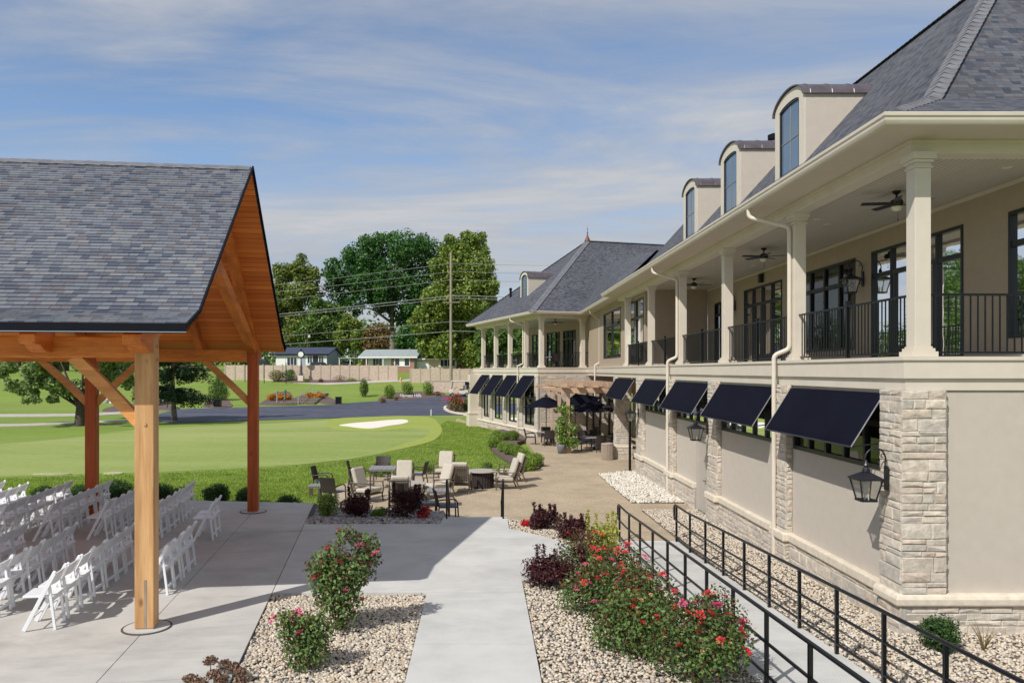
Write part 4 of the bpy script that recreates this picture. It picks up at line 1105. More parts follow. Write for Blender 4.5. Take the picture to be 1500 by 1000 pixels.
# ================================================================ RAILINGS, AWNINGS, LAMPS, FANS
def ramp_rail(X,label,ya=3.6):
    t=thing('ramp_railing',label,'handrail',(X,10,zr(10)),'black pipe railings along the ramp')
    ys=[19.25-1.24*k for k in range(14) if 19.25-1.24*k>ya]
    for y in ys:
        mb=MB(); mb.box(X-.022,X+.022,y-.022,y+.022,zr(y)-.05,zr(y)+.885)
        if y<6.8: continue
        obj('post',mb,M['rail'],t)
    yn=min(y for y in ys if y>=6.8)-.9; ye=19.42
    for h in (.90,.53,.14):
        mb=MB(); pts=[(X,yy,zr(yy)+h) for yy in np.linspace(yn,ye-.06,14)]
        if h==.90:
            e=ye; pts+=[(X,e+.0,zr(e)+.885),(X,e+.05,zr(e)+.84),(X,e+.05,zr(e)+.60),(X,e,zr(e)+.545),(X,e-.06,zr(e)+.531)]
        mb.tube(pts,.026 if h==.90 else .021,8); obj('rail',mb,M['rail'],t,smooth=True,auto=60)
ramp_rail(3.45,'black pipe railing on the rose hedge side of the concrete ramp')
ramp_rail(4.87,'black pipe railing on the clubhouse wall side of the concrete ramp')
def stair_rail(X,label):
    t=thing('stair_handrail',label,'handrail',(X,18.4,0),'black handrails at the patio steps')
    for dx in (0,):
        mb=MB(); mb.tube([(X,18.25,.80),(X,18.2,.86),(X,18.28,.90),(X,18.55,.89),(X,19.75,.17),(X,19.95,.15),(X,19.98,.10),(X,19.9,.04)],.022,8); obj('rail',mb,M['rail'],t,smooth=True,auto=60)
        mb=MB(); mb.tube([(X,18.28,.45),(X,18.55,.44),(X,19.75,-.27)],.018,8); obj('rail',mb,M['rail'],t)
    for y,z0,z1 in ((18.3,-.02,.90),(19.72,-.75,.2)):
        mb=MB(); mb.tube([(X,y,z0),(X,y,z1)],.022,8); obj('post',mb,M['rail'],t)
    
stair_rail(.52,'black handrail on the right side of the patio steps')
stair_rail(-.82,'black handrail on the left side of the patio steps beside the dark chair')
# awnings
def awning(P,s0,s1,zt,zb,out,label,group='navy awnings over the lower windows'):
    def q(s,o,z): return (P[0][0]+P[1][0]*s+P[2][0]*o,P[0][1]+P[1][1]*s+P[2][1]*o,z)
    t=thing('awning',label,'awning',q((s0+s1)/2,.05,zt),group)
    N=10;K=6;vs=[]
    for i in range(N+1):
        for k in range(K+1):
            u=i/N;v=k/K; sag=.02*math.sin(math.pi*v)*(1-.5*abs(2*u-1))
            vs.append(q(s0+(s1-s0)*u,.06+(out-.06)*v,zt+(zb-zt)*v-sag))
    n=len(vs); vs2=[(x,y,z-.018) for x,y,z in vs]
    fs=[]
    for i in range(N):
        for k in range(K):
            a=i*(K+1)+k; f=(a,a+1,a+K+2,a+K+1); fs.append(f); fs.append(tuple(n+j for j in f[::-1]))
    ed=[i*(K+1) for i in range(N+1)]+[N*(K+1)+k for k in range(1,K+1)]+[i*(K+1)+K for i in range(N-1,-1,-1)]+[k for k in range(K-1,0,-1)]
    for a,b in zip(ed,ed[1:]+ed[:1]): fs.append((a,b,n+b,n+a))
    mb=MB(); mb.add(vs+vs2,fs); obj('canopy',mb,M['awning'],t,smooth=True,auto=40)
    mb=MB(); mb.tube([q(s0+.01,out,zb-.01),q(s1-.01,out,zb-.01)],.018,6); obj('front_bar',mb,M['winframe'],t)
    for s in (s0+.04,s1-.04):
        mb=MB(); mb.tube([q(s,.03,zb+.05),q(s,out-.02,zb-.012)],.012,6); obj('arm',mb,M['whitepaint'] if s>(s0+s1)/2 and False else M['winframe'],t)
    for s in (s0-.002,s1+.002):
        mb=MB(); mb.tube([q(s,.07,zt-.02),q(s,out,zb-.012)],.010,5); obj('edge_piping',mb,M['greytop'],t)
AW=[(12.52,16.3),(17.1,21.15),(22.05,26.0),(27.0,30.95),(32.4,36.9)]
AL=['navy awning nearest the big stone corner pier','second navy awning from the stone corner pier, left of the first downspout','navy awning above the grey door','navy awning just beyond the second downspout','farthest navy awning of the long wall, next to the pergola']
for (a,b),l in zip(AW,AL): awning(LW if a<32 else ((6.5,0),(0,1),(-1,0)),a,b,3.14,2.28,.60,l)
for (a,b),l in zip([(.5,3.0),(3.6,6.3),(6.95,9.6),(10.25,12.6)],['navy awning closest to the pergola on the far wing','second navy awning from the pergola on the far wing','third navy awning from the pergola on the far wing','smallest navy awning at the far end of the wing']):
    awning(WLP,a,b,3.16,1.75,1.05,l)
# lanterns: local frame, plate on x=0 plane, arm towards -x
def make_lantern():
    t=thing('wall_lantern','','lantern'); m=M['iron']
    mb=MB(); mb.box(-.03,0,-.055,.055,-.20,.18); obj('back_plate',mb,m,t,bevel=.006)
    mb=MB(); pts=[(-.02,0,.10)]
    for k in range(15):
        a=R(-20+k*16); pts.append((-.19+.165*math.cos(a)+.0,0,.28+.18*math.sin(a)))
    mb.tube(pts,.013,7); mb.tube([(-.02,0,-.12),(-.08,0,-.14),(-.10,0,-.08),(-.07,0,-.04),(-.05,0,-.08)],.009,6)
    mb.tube([(-.02,0,.28),(-.05,0,.36),(-.09,0,.37),(-.10,0,.33),(-.07,0,.31)],.009,6)
    mb.tube([(-.02,0,-.02),(-.12,0,-.05),(-.17,0,.0)],.009,6)
    obj('scroll_arm',mb,m,t,smooth=True,auto=60)
    cx=-.335; mb=MB()
    mb.lathe([(.012,.27),(.03,.22),(.045,.19),(.03,.16),(.055,.13),(.06,.09),(.05,.07)],(cx,0,0),10)
    mb.lathe([(.05,.075),(.075,.055),(.225,-.015),(.225,-.035),(.19,-.04)],(cx,0,0),4) if False else None
    # square hipped cap
    w0,w1=.055,.20
    vs=[(cx+sx*w,sy*w,z) for w,z in ((w0,.08),(w1,-.01),(w1,-.035)) for sx,sy in ((-1,-1),(1,-1),(1,1),(-1,1))]
    mb.add(vs,[(0,1,5,4),(1,2,6,5),(2,3,7,6),(3,0,4,7),(4,5,9,8),(5,6,10,9),(6,7,11,10),(7,4,8,11),(3,2,1,0),(8,9,10,11)])
    obj('lamp_cap',mb,m,t)
    mb=MB(); a,b=.175,.105
    for sx,sy in ((-1,-1),(1,-1),(1,1),(-1,1)): mb.beam((cx+sx*a,sy*a,-.03),(cx+sx*b,sy*b,-.36),.018,.018,up=(1,0,0))
    for w,z in ((b+.012,-.36),):
        for s in (-1,1): mb.beam((cx-w,s*w,z),(cx+w,s*w,z),.02,.03); mb.beam((cx+s*w,-w,z),(cx+s*w,w,z),.02,.03)
    mb.box(cx-b,cx+b,-b,b,-.375,-.365)
    obj('lamp_frame',mb,m,t)
    mb=MB(); a2,b2=.168,.10
    vs=[(cx+sx*w,sy*w,z) for w,z in ((a2,-.036),(b2,-.35)) for sx,sy in ((-1,-1),(1,-1),(1,1),(-1,1))]
    mb.add(vs,[(0,1,5,4),(1,2,6,5),(2,3,7,6),(3,0,4,7)]); obj('lamp_glass',mb,M['lampglass'],t)
    mb=MB()
    for dx,dy in ((0,.035),(-.03,-.02),(.03,-.02)): mb.tube([(cx+dx,dy,-.36),(cx+dx,dy,-.22)],.011,7)
    obj('candle',mb,M['candle'],t)
    return t
LP=make_lantern(); LG='black scroll arm wall lanterns'
place(LP,(6.42,12.2,1.82),0,'black lantern on the nearest stone corner pier below the first awning',LG)
for loc,rz,l in [((6.42,21.9,1.9),0,'black lantern on the stone pier above the grey door'),((6.42,31.5,1.8),0,'black lantern at the last stone pier before the recessed entry'),((6.44,37.5,1.75),0,'black lantern between the umbrella and the entry stone pier'),
   ((*wp(.33,-.05),1.7),R(16.9),'black lantern on the far wing corner above the left umbrella'),
   ((9.745,19.68,5.85),0,'black lantern on the balcony wall between the two nearest door groups'),((9.745,29.6,6.0),0,'black lantern on the balcony wall behind the fourth column'),((*wp(.5,3.3),5.6),R(16.9),'black lantern hanging inside the far wing porch')]:
    if 'inside' in l: continue
    place(copy_tree(LP),loc,rz,l,LG)
# ceiling fans
def make_fan():
    t=thing('ceiling_fan','','ceiling fan'); m=M['iron']
    mb=MB(); mb.lathe([(.075,0),(.075,-.03),(.03,-.06),(.018,-.07),(.018,-.14),(.06,-.15),(.11,-.18),(.12,-.24),(.10,-.28),(.06,-.29)],(0,0,0),18); obj('motor',mb,m,t,smooth=True,auto=40)
    mb=MB(); mb.lathe([(.10,-.292),(.105,-.31),(.08,-.36),(.03,-.385),(0,-.39)],(0,0,0),18); obj('light_bowl',mb,M['bowl'],t,smooth=True)
    for k in range(5):
        a=2*math.pi*k/5+.3; u=Vector((math.cos(a),math.sin(a),0)); v=Vector((-u.y,u.x,.22)).normalized(); w=u.cross(v)
        mb=MB(); mb.obox(u*.40+Vector((0,0,-.235)),u*.25,v*.062,w*.005); mb.obox(u*.13+Vector((0,0,-.235)),u*.05,v*.02,w*.004); obj('blade',mb,m,t)
    mb=MB(); mb.tube([(.03,0,-.38),(.03,0,-.52)],.004,5); mb.tube([(.03,0,-.52),(.03,0,-.56)],.010,6); obj('pull_chain',mb,m,t)
    return t
FP=make_fan(); FG='dark ceiling fans on the balcony'
place(FP,(8.05,14.95,6.975),0.2,'dark ceiling fan nearest the camera, beside the corner column',FG)
for y,a,l in ((21.9,.5,'dark ceiling fan above the second balcony bay'),(29.1,.9,'dark ceiling fan deep in the balcony near its end wall')): place(copy_tree(FP),(8.02,y,6.975),a,l,FG)
q=wp(1.9,2.0); place(copy_tree(FP),(*q,6.975),.3,'dark ceiling fan under the far wing porch ceiling',FG)
mb=MB(); mb.box(9.60,9.74,26.6,26.8,6.55,6.85); tag(obj('wall_speaker',mb,M['iron'],origin=(9.7,26.7,6.5),bevel=.02),'small black speaker high on the balcony wall','speaker')
# recessed lights as parts of the clubhouse ceiling
for x,y in ((7.7,17.7),(9.0,13.2),(7.6,25.2),(9.0,25.5),(8.2,18.3)):
    mb=MB(); mb.lathe([(.085,6.972),(.085,6.977),(.06,6.977)],(x,y,0),16); obj('downlight',mb,M['bowl'],club)
# slim post by the recessed entry, floodlight on the wing
t=thing('metal_post','slim dark post with a base plate by the end stone pier','post',(6.28,32.6,ZP))
mb=MB(); mb.tube([(6.28,32.6,ZP+.02),(6.28,32.6,1.75)],.055,8); obj('shaft',mb,M['rail'],t)
mb=MB(); mb.box(6.1,6.46,32.42,32.78,ZP,ZP+.025); obj('base_plate',mb,M['rail'],t)
q=wp(13.6,-.78); mb=MB(); mb.box(q[0]-.22,q[0]+.22,q[1]-.1,q[1]+.3,2.35,2.6); mb.lathe([(.2,2.3),(.28,2.1)],(q[0]-.1,q[1]-.1,0),8)
tag(obj('floodlight',mb,M['rail'],origin=(q[0],q[1],2.3)),'small dark floodlight on the far wing entry post','floodlight')
# ================================================================ PATIO FURNITURE (prototypes face +y)
def make_armchair():
    t=thing('wicker_armchair','','chair'); m=M['wicker']
    mb=MB(); mb.box(-.26,.26,-.22,.27,.40,.44); obj('seat',mb,M['sling'],t,bevel=.015)
    mb=MB(); N=6;vs=[]
    for i in range(N+1):
        x=-.27+.54*i/N; c=.05*(1-(x/.27)**2)
        for z,dy in ((.44,0),(.68,-.05),(.91,-.11)):
            vs.append((x,-.23-c+dy,z)); vs.append((x,-.255-c+dy,z))
    fs=[]
    for i in range(N):
        a=i*6;b=a+6
        for k in (0,2): fs+=[(a+k,b+k,b+k+2,a+k+2),(a+k+1,a+k+3,b+k+3,b+k+1)]
        fs+=[(a+4,b+4,b+5,a+5),(a,a+1,b+1,b)]
    fs+=[(0,2,3,1),(2,4,5,3),(N*6,N*6+1,N*6+3,N*6+2),(N*6+2,N*6+3,N*6+5,N*6+4)]
    mb.add(vs,fs); obj('backrest',mb,m,t)
    for x in (-.27,.27):
        mb=MB(); mb.tube([(x,-.28,.62),(x,.05,.655),(x,.22,.63),(x,.27,.56),(x,.28,.42)],.02,7); obj('armrest',mb,m,t)
        mb=MB(); mb.tube([(x,.28,.44),(x*1.04,.30,0)],.021,7); obj('leg',mb,m,t)
        mb=MB(); mb.tube([(x,-.24,.46),(x*1.04,-.32,0)],.021,7); obj('leg',mb,m,t)
        mb=MB(); mb.tube([(x,-.34,.88),(x,-.24,.44)],.018,7); obj('back_frame',mb,m,t)
    return t
def softbox(mb,c,h,r=.05):
    mb.obox(c,(h[0],0,0),(0,h[1],0),(0,0,h[2]))
def make_lounge():
    t=thing('lounge_chair','','lounge chair'); m=M['bronze']
    mb=MB(); mb.obox((0,.06,.375),(.29,0,0),(0,.33,.02),(0,0,.075)); obj('seat_cushion',mb,M['cushion'],t,bevel=.05)
    mb=MB(); b=Vector((0,-.30,.93)).normalized(); n=Vector((0,.93,.30)).normalized()
    mb.obox(Vector((0,-.335,.76)),(.28,0,0),b*.335,n*.075); obj('back_cushion',mb,M['cushion'],t,bevel=.055)
    mb=MB()
    for k in range(9):
        x=-.24+.06*k; mb.beam((x,-.335,.32),(x,-.525,.92),.022,.014,up=(0,1,0))
    mb.beam((-.29,-.53,.93),(.29,-.53,.93),.03,.05); mb.beam((-.29,-.345,.34),(.29,-.345,.34),.03,.04); mb.beam((-.29,-.44,.66),(.29,-.44,.66),.02,.035)
    obj('back_slats',mb,m,t)
    mb=MB(); mb.box(-.31,.31,-.30,.38,.25,.295); obj('seat_frame',mb,m,t)
    for x in (-.335,.335):
        mb=MB(); mb.beam((x,-.46,.60),(x,.40,.625),.055,.028); obj('armrest',mb,m,t,bevel=.008)
        mb=MB(); mb.tube([(x,.37,.61),(x,.40,.42),(x,.35,.2),(x,.39,0)],.024,7); obj('leg',mb,m,t)
        mb=MB(); mb.tube([(x,-.44,.60),(x,-.36,.28),(x,-.50,0)],.024,7); obj('leg',mb,m,t)
        mb=MB(); mb.beam((x*.93,-.33,.28),(x*.93,-.535,.95),.03,.04,up=(0,1,0)); obj('back_frame',mb,m,t)
    return t
AC=make_armchair(); LC=make_lounge(); used=set()
def put(proto,x,y,deg,label,group,z=ZP):
    o=proto if id(proto) not in used else copy_tree(proto); used.add(id(proto))
    return place(o,(x,y,z),R(deg),label,group)
GA='dark wicker armchairs on the seating patio'
for x,y,dg,l in [(-5.55,27.0,-95,'dark armchair farthest left on the patio, facing right'),
 (-4.70,24.5,-25,'dark armchair with its back to the camera behind the green shrub'),
 (-4.60,28.6,-85,'dark armchair at the lawn edge facing right, left of the high table'),
 (-3.85,29.9,178,'dark armchair behind the high grey table'),
 (-2.35,28.6,80,'dark armchair half hidden behind the upright cream cushion, facing left'),
 (-2.15,23.2,-60,'dark armchair low behind the large maroon shrub'),
 (-.98,21.9,-80,'dark armchair with navy seat beside the left stair handrail')]: put(AC,x,y,dg,l,GA)
GL='cream cushioned lounge chairs on the seating patio'
for x,y,dg,l in [(-3.72,25.2,-120,'cream lounge chair seen side on, left of the round table'),
 (-2.72,27.0,180,'cream lounge chair facing the camera behind the round table'),
 (-2.5,23.8,5,'lounge chair with its slatted back to the camera before the round table'),
 (-1.45,26.1,125,'cream lounge chair angled left with high cushion, mid patio'),
 (-1.45,30.1,170,'cream lounge chair farthest back beside the lawn, facing the camera'),
 (-.72,27.2,-5,'lounge chair with dark slatted back to the camera left of the fire table'),
 (.85,27.9,100,'lounge chair on the right of the fire table, seen from behind'),
 (1.15,29.7,105,'lounge chair at the back right of the fire table near the boxwoods')]: put(LC,x,y,dg,l,GL)
def table_round(name,x,y,r,h,label,base='legs',top='tabletop'):
    t=thing(name,label,'table',(x,y,ZP))
    mb=MB(); mb.lathe([(r-.02,h-.045),(r,h-.035),(r,h-.01),(r-.015,h),(0,h)],(x,y,ZP),36); obj('tabletop',mb,M[top],t)
    if base=='drum':
        mb=MB(); mb.lathe([(r*.74,0),(r*.74,h-.06),(r*.8,h-.05)],(x,y,ZP),28)
        for k in range(28):
            a=2*math.pi*k/28; mb.tube([(x+r*.75*math.cos(a),y+r*.75*math.sin(a),ZP),(x+r*.75*math.cos(a),y+r*.75*math.sin(a),ZP+h-.06)],.018,5)
        obj('base',mb,M['wicker'],t)
    elif base=='legs':
        for k in range(4):
            a=R(45+90*k); mb=MB(); mb.tube([(x+r*.72*math.cos(a),y+r*.72*math.sin(a),ZP),(x+r*.6*math.cos(a),y+r*.6*math.sin(a),ZP+h-.05)],.025,6); obj('leg',mb,M['bronze'],t)
    else:
        mb=MB(); mb.lathe([(.28,0),(.28,.03),(.05,.06),(.045,h-.05),(.12,h-.046)],(x,y,ZP),14); obj('pedestal',mb,M['bronze'],t)
    return t
def table_sq(name,x,y,w,d,h,label,top='greytop',rz=0):
    t=thing(name,label,'table',(x,y,ZP)); 
    mb=MB(); n=6
    for k in range(n): a=x-w/2+w*k/n; mb.box(a+.004,a+w/n-.004,y-d/2,y+d/2,ZP+h-.05,ZP+h)
    mb.box(x-w/2+.02,x+w/2-.02,y-d/2+.02,y+d/2-.02,ZP+h-.09,ZP+h-.051)
    obj('tabletop',mb,M[top],t)
    for sx in (-1,1):
        for sy in (-1,1):
            mb=MB(); px,py=x+sx*(w/2-.06),y+sy*(d/2-.06); mb.box(px-.028,px+.028,py-.028,py+.028,ZP,ZP+h-.09); obj('leg',mb,M['bronze'],t)
table_round('fire_table',.02,28.2,.56,.62,'round stone topped fire table on a dark ribbed drum','drum')
table_round('coffee_table',-2.45,25.5,.62,.55,'round pale table between the cream lounge chairs')
table_sq('high_table',-3.55,28.0,.95,.95,.76,'square grey high table near the lawn with chairs around')
table_sq('side_table',-5.5,25.6,.42,.42,.48,'small grey side table at the left edge of the patio')
table_sq('side_table',-1.35,24.3,.75,.55,.52,'grey side table in front of the angled cream chair')
table_sq('side_table',-1.55,22.4,.6,.5,.46,'low dark side table beside the navy seated armchair')
# ---------------------------------------------------------------- dining area by the pergola
def umbrella(x,y,zt,r,tilt,label,table_h=.73):
    t=thing('patio_umbrella',label,'umbrella',(x,y,ZP),'navy umbrellas over the dining tables')
    Mt=Matrix.Rotation(R(tilt),4,'Y') if tilt else Matrix.Identity(4); top=Vector((x,y,zt))
    n=8;vs=[top+Mt@Vector((0,0,0))]; K=4
    for k in range(1,K+1):
        for j in range(n*2):
            a=2*math.pi*j/(n*2); rr=r*k/K*(1 if j%2==0 else .955); z=-.62*(k/K)**1.12*r/1.3-(0.0 if j%2==0 else -.012*k)
            vs.append(top+Mt@Vector((rr*math.cos(a),rr*math.sin(a),z)))
    m=n*2; fs=[(0,1+j,1+(j+1)%m) for j in range(m)]
    for k in range(K-1):
        for j in range(m): j2=(j+1)%m; fs.append((1+k*m+j,1+(k+1)*m+j,1+(k+1)*m+j2,1+k*m+j2))
    mb=MB(); mb.add(vs,fs); cn=obj('canopy',mb,M['awning'],t)
    sd=cn.modifiers.new('s','SOLIDIFY'); sd.thickness=.015
    mb=MB(); mb.tube([(x,y,ZP+.05),(x,y,zt-.15),top],.024,8); obj('pole',mb,M['rail'],t)
    for j in range(n):
        a=2*math.pi*j/n; mb=MB(); mb.tube([top+Mt@Vector((.03*math.cos(a),.03*math.sin(a),-.06)),top+Mt@Vector((r*.97*math.cos(a),r*.97*math.sin(a),-.64*r/1.3-.02))],.010,5); obj('rib',mb,M['rail'],t)
    mb=MB(); mb.lathe([(.16,0),(.10,.05),(.03,.08),(.03,.14),(0,.16)],top,10); obj('finial',mb,M['awning'],t)
    mb=MB(); mb.lathe([(.26,0),(.26,.05),(.06,.09),(.05,.2)],(x,y,ZP),14); obj('base',mb,M['rail'],t)
umbrella(3.72,44.2,2.05,1.3,0,'navy umbrella standing left of the pergola posts')
umbrella(5.55,45.6,2.15,1.45,-18,'tilted navy umbrella showing its underside behind the pergola post')
umbrella(6.05,41.4,1.95,1.3,0,'navy umbrella right of the pergola post in front of the entry')
GD='dark dining chairs around the pergola tables'
for (tx,ty,lab,ang) in [(3.85,44.7,'round dark dining table under the left umbrella',20),(5.75,45.3,'round dark dining table under the tilted umbrella',50),(5.9,41.3,'round dark dining table under the right umbrella near the bin',35)]:
    table_round('dining_table',tx,ty,.62,.73,lab,'ped','greytop')
    nm={3.85:'left umbrella table',5.75:'tilted umbrella table',5.9:'right umbrella table near the bin'}[tx]
    for k,w in enumerate(('on the camera side','on the right side','on the far side','on the left side')):
        a=R(-90+90*k+ang-20); put(AC,tx+1.0*math.cos(a),ty+1.0*math.sin(a),math.degrees(a)+90,f'dark dining chair {w} of the {nm}',GD)
# chairs and a table up on the far wing porch
q=wp(2.2,1.9); t=thing('porch_table','dark table up on the far wing balcony','table',(*q,3.70))
mb=MB(); mb.lathe([(.5,.70),(.5,.74),(0,.74)],(*q,3.70),20); obj('tabletop',mb,M['greytop'],t)
mb=MB(); mb.lathe([(.25,0),(.05,.04),(.05,.7)],(*q,3.70),10); obj('pedestal',mb,M['bronze'],t)
for s,tt,dg,l in ((1.2,1.6,20,'nearest dark chair on the far wing balcony'),(3.2,1.4,150,'dark chair behind the second column of the far wing balcony'),(2.0,2.9,100,'dark chair on the inner side of the far wing balcony table'),(5.0,1.4,60,'dark chair between the middle columns of the far wing balcony'),(8.4,1.4,90,'dark chair toward the far end of the wing balcony')):
    q=wp(s,tt); put(AC,q[0],q[1],dg,l,'dark chairs on the far wing balcony',3.705)
# pergola
pg=thing('pergola','cedar pergola with curved beam tails against the clubhouse','pergola',(4.5,40,ZP))
for i,(x,y) in enumerate([(4.5,40.0),(4.38,43.3),(4.26,46.6),(9.0,40.0),(9.0,43.3)]):
    mb=MB(); mb.box(x-.09,x+.09,y-.09,y+.09,ZP,2.45); p=obj('post',mb,M['pergola'],pg,bevel=.01)
    mb=MB(); mb.box(x-.15,x+.15,y-.15,y+.15,ZP,ZP+.45); mb.box(x-.13,x+.13,y-.13,y+.13,ZP+.451,ZP+.5); obj('post_base',mb,M['pergola'],p)
for y,x0 in ((40.0,3.55),(43.3,3.42),(46.6,3.3),(48.6,3.5)):
    for dy in (-.13,.13):
        mb=MB(); yy=y+dy-.035
        pr=[(x0,2.62),(9.9,2.62),(9.9,2.34),(x0+.75,2.34),(x0+.5,2.40),(x0+.3,2.50),(x0+.12,2.45),(x0,2.53)]
        mb.extrude([(a,yy,b) for a,b in pr],(0,.07,0)); obj('beam',mb,M['pergola_x'],pg)
for k in range(7):
    x=4.25+.8*k; mb=MB(); pr=[(39.3,2.92),(49,2.92),(49,2.64),(39.5,2.64),(39.3,2.72)]
    for dx in (-.1,.1): mb.extrude([(x+dx-.03,a,b) for a,b in pr],(.06,0,0))
    mb.box(x-.13,x+.13,39.25,39.33,2.66,2.90)
    obj('rafter',mb,M['pergola_x'],pg)
# bin and planter
t=thing('litter_bin','beige ribbed litter bin beside the entry stone pier','bin',(6.05,37.0,ZP))
mb=MB(); mb.lathe([(.27,0),(.27,.72)],(6.05,37.0,ZP),24)
for k in range(24): a=2*math.pi*k/24; mb.box(6.05+.28*math.cos(a)-.02,6.05+.28*math.cos(a)+.02,37+.28*math.sin(a)-.02,37+.28*math.sin(a)+.02,ZP+.02,ZP+.70)
obj('body',mb,M['bin'],t)
mb=MB(); mb.lathe([(.30,.721),(.30,.77),(.2,.80),(.2,.76)],(6.05,37.0,ZP),24); obj('lid',mb,M['bin'],t)
mb=MB(); mb.lathe([(.16,0),(.22,.30),(.25,.46),(.22,.48),(.21,.44)],(4.12,39.75,ZP),18); tag(obj('plant_pot',mb,M['planter'],origin=(4.12,39.75,ZP),smooth=True),'grey glazed pot at the foot of the vine covered pergola post','plant pot')
# ================================================================ PLANTS
def leafpts(blobs,n,bias=2.2):
    w=np.array([b[3]*b[4]*b[5] for b in blobs],float)**.75; w/=w.sum()
    idx=rng.choice(len(blobs),n,p=w); B=np.array(blobs)[idx]
    d=rng.normal(size=(n,3)); d/=np.linalg.norm(d,axis=1)[:,None]
    r=rng.uniform(0,1,n)**(1/bias/1.3)
    return B[:,:3]+d*B[:,3:6]*r[:,None]*rng.uniform(.9,1.12,(n,1)), d
def leafmesh(name,P,N,size,mat,parent=None,aspect=.55,up=.35,zmin=None,origin=None):
    n=len(P)
    if zmin is not None:
        k=P[:,2]>zmin; P=P[k];N=N[k];n=len(P)
    nn=N*.7+rng.normal(0,.75,(n,3)); nn[:,2]+=up; nn/=np.linalg.norm(nn,axis=1)[:,None]
    t=rng.normal(size=(n,3)); t-=nn*(t*nn).sum(1)[:,None]; t/=np.linalg.norm(t,axis=1)[:,None]
    b=np.cross(nn,t); s=size*rng.uniform(.6,1.3,n)[:,None]
    fold=nn*s*.18
    V=np.stack([P-t*s*.5,P+b*s*aspect*.5+fold,P+t*s*.55,P-b*s*aspect*.5+fold],1)
    return npmesh(name,V.reshape(-1,3),np.arange(4*n).reshape(-1,4),mat,parent,origin=origin)
def blobset(c,R_,nb,k=.42,seed=None,flat=0):
    out=[]
    for i in range(nb):
        d=rng.normal(size=3); d/=np.linalg.norm(d); r=rng.uniform(.35,.8)
        if flat: d[2]=abs(d[2])*.9-.2
        s=k*rng.uniform(.75,1.2)
        out.append((c[0]+d[0]*R_[0]*r,c[1]+d[1]*R_[1]*r,c[2]+d[2]*R_[2]*r,R_[0]*s,R_[1]*s,R_[2]*s))
    return out
def bush(name,label,cat,loc,r,h,n,size,mat,group=None,nb=9,stems=5,up=.4,spiky=0,core=.7):
    x,y,z=loc; t=thing(name,label,cat,loc,group)
    bl=blobset((x,y,z+h*.52),(r,r,h*.5),nb,.48)
    bl+=[(x,y,z+h*.48,r*core,r*core,h*.5*min(1,core+.1))]*(1 if core<.75 else 4)
    P,N=leafpts(bl,n)
    if spiky:
        k=int(n*.25); a=rng.uniform(0,6.28,k);rr=rng.uniform(0,r*.8,k); s=rng.integers(0,spiky,k); rs=np.random.default_rng(5).uniform(0,1,(spiky,3))
        th=s*2.399; bx=x+np.cos(th)*r*.75*rs[s,0]**.5; by=y+np.sin(th)*r*.75*rs[s,0]**.5; zz=z+h*(.7+.5*rng.uniform(0,1,k)*rs[s,1])
        P=np.concatenate([P,np.stack([bx+rng.normal(0,.02,k),by+rng.normal(0,.02,k),zz],1)]); N=np.concatenate([N,rng.normal(size=(k,3))])
    leafmesh('foliage',P,N,size,mat,t,up=up,zmin=z+.01)
    if stems:
        mb=MB()
        for k in range(stems):
            a=6.28*k/stems+rng.uniform(-.3,.3); q=r*rng.uniform(.2,.6)
            mb.tube([(x+.03*math.cos(a),y+.03*math.sin(a),z-.03),(x+q*.5*math.cos(a),y+q*.5*math.sin(a),z+h*.4),(x+q*math.cos(a),y+q*math.sin(a),z+h*.8)],[.012,.009,.005],5)
        for k in range(1): pass
        obj('stems',mb,M['stem'],t)
    return t
def bloom_proto():
    mb=MB(); 
    for k in range(14):
        a=k*2.4; rr=.004+.0018*k; u=Vector((math.cos(a),math.sin(a),0)); v=Vector((-u.y,u.x,0)); z=.012-.0009*k
        c=u*rr; w=.010+.0006*k
        mb.add([c-v*w*.5,c+v*w*.5,c+u*w*.8+v*w*.45+Vector((0,0,z)),c+u*w-v*0+Vector((0,0,z*1.3)),c+u*w*.8-v*w*.45+Vector((0,0,z))],[(0,1,2,3,4)])
    return mb
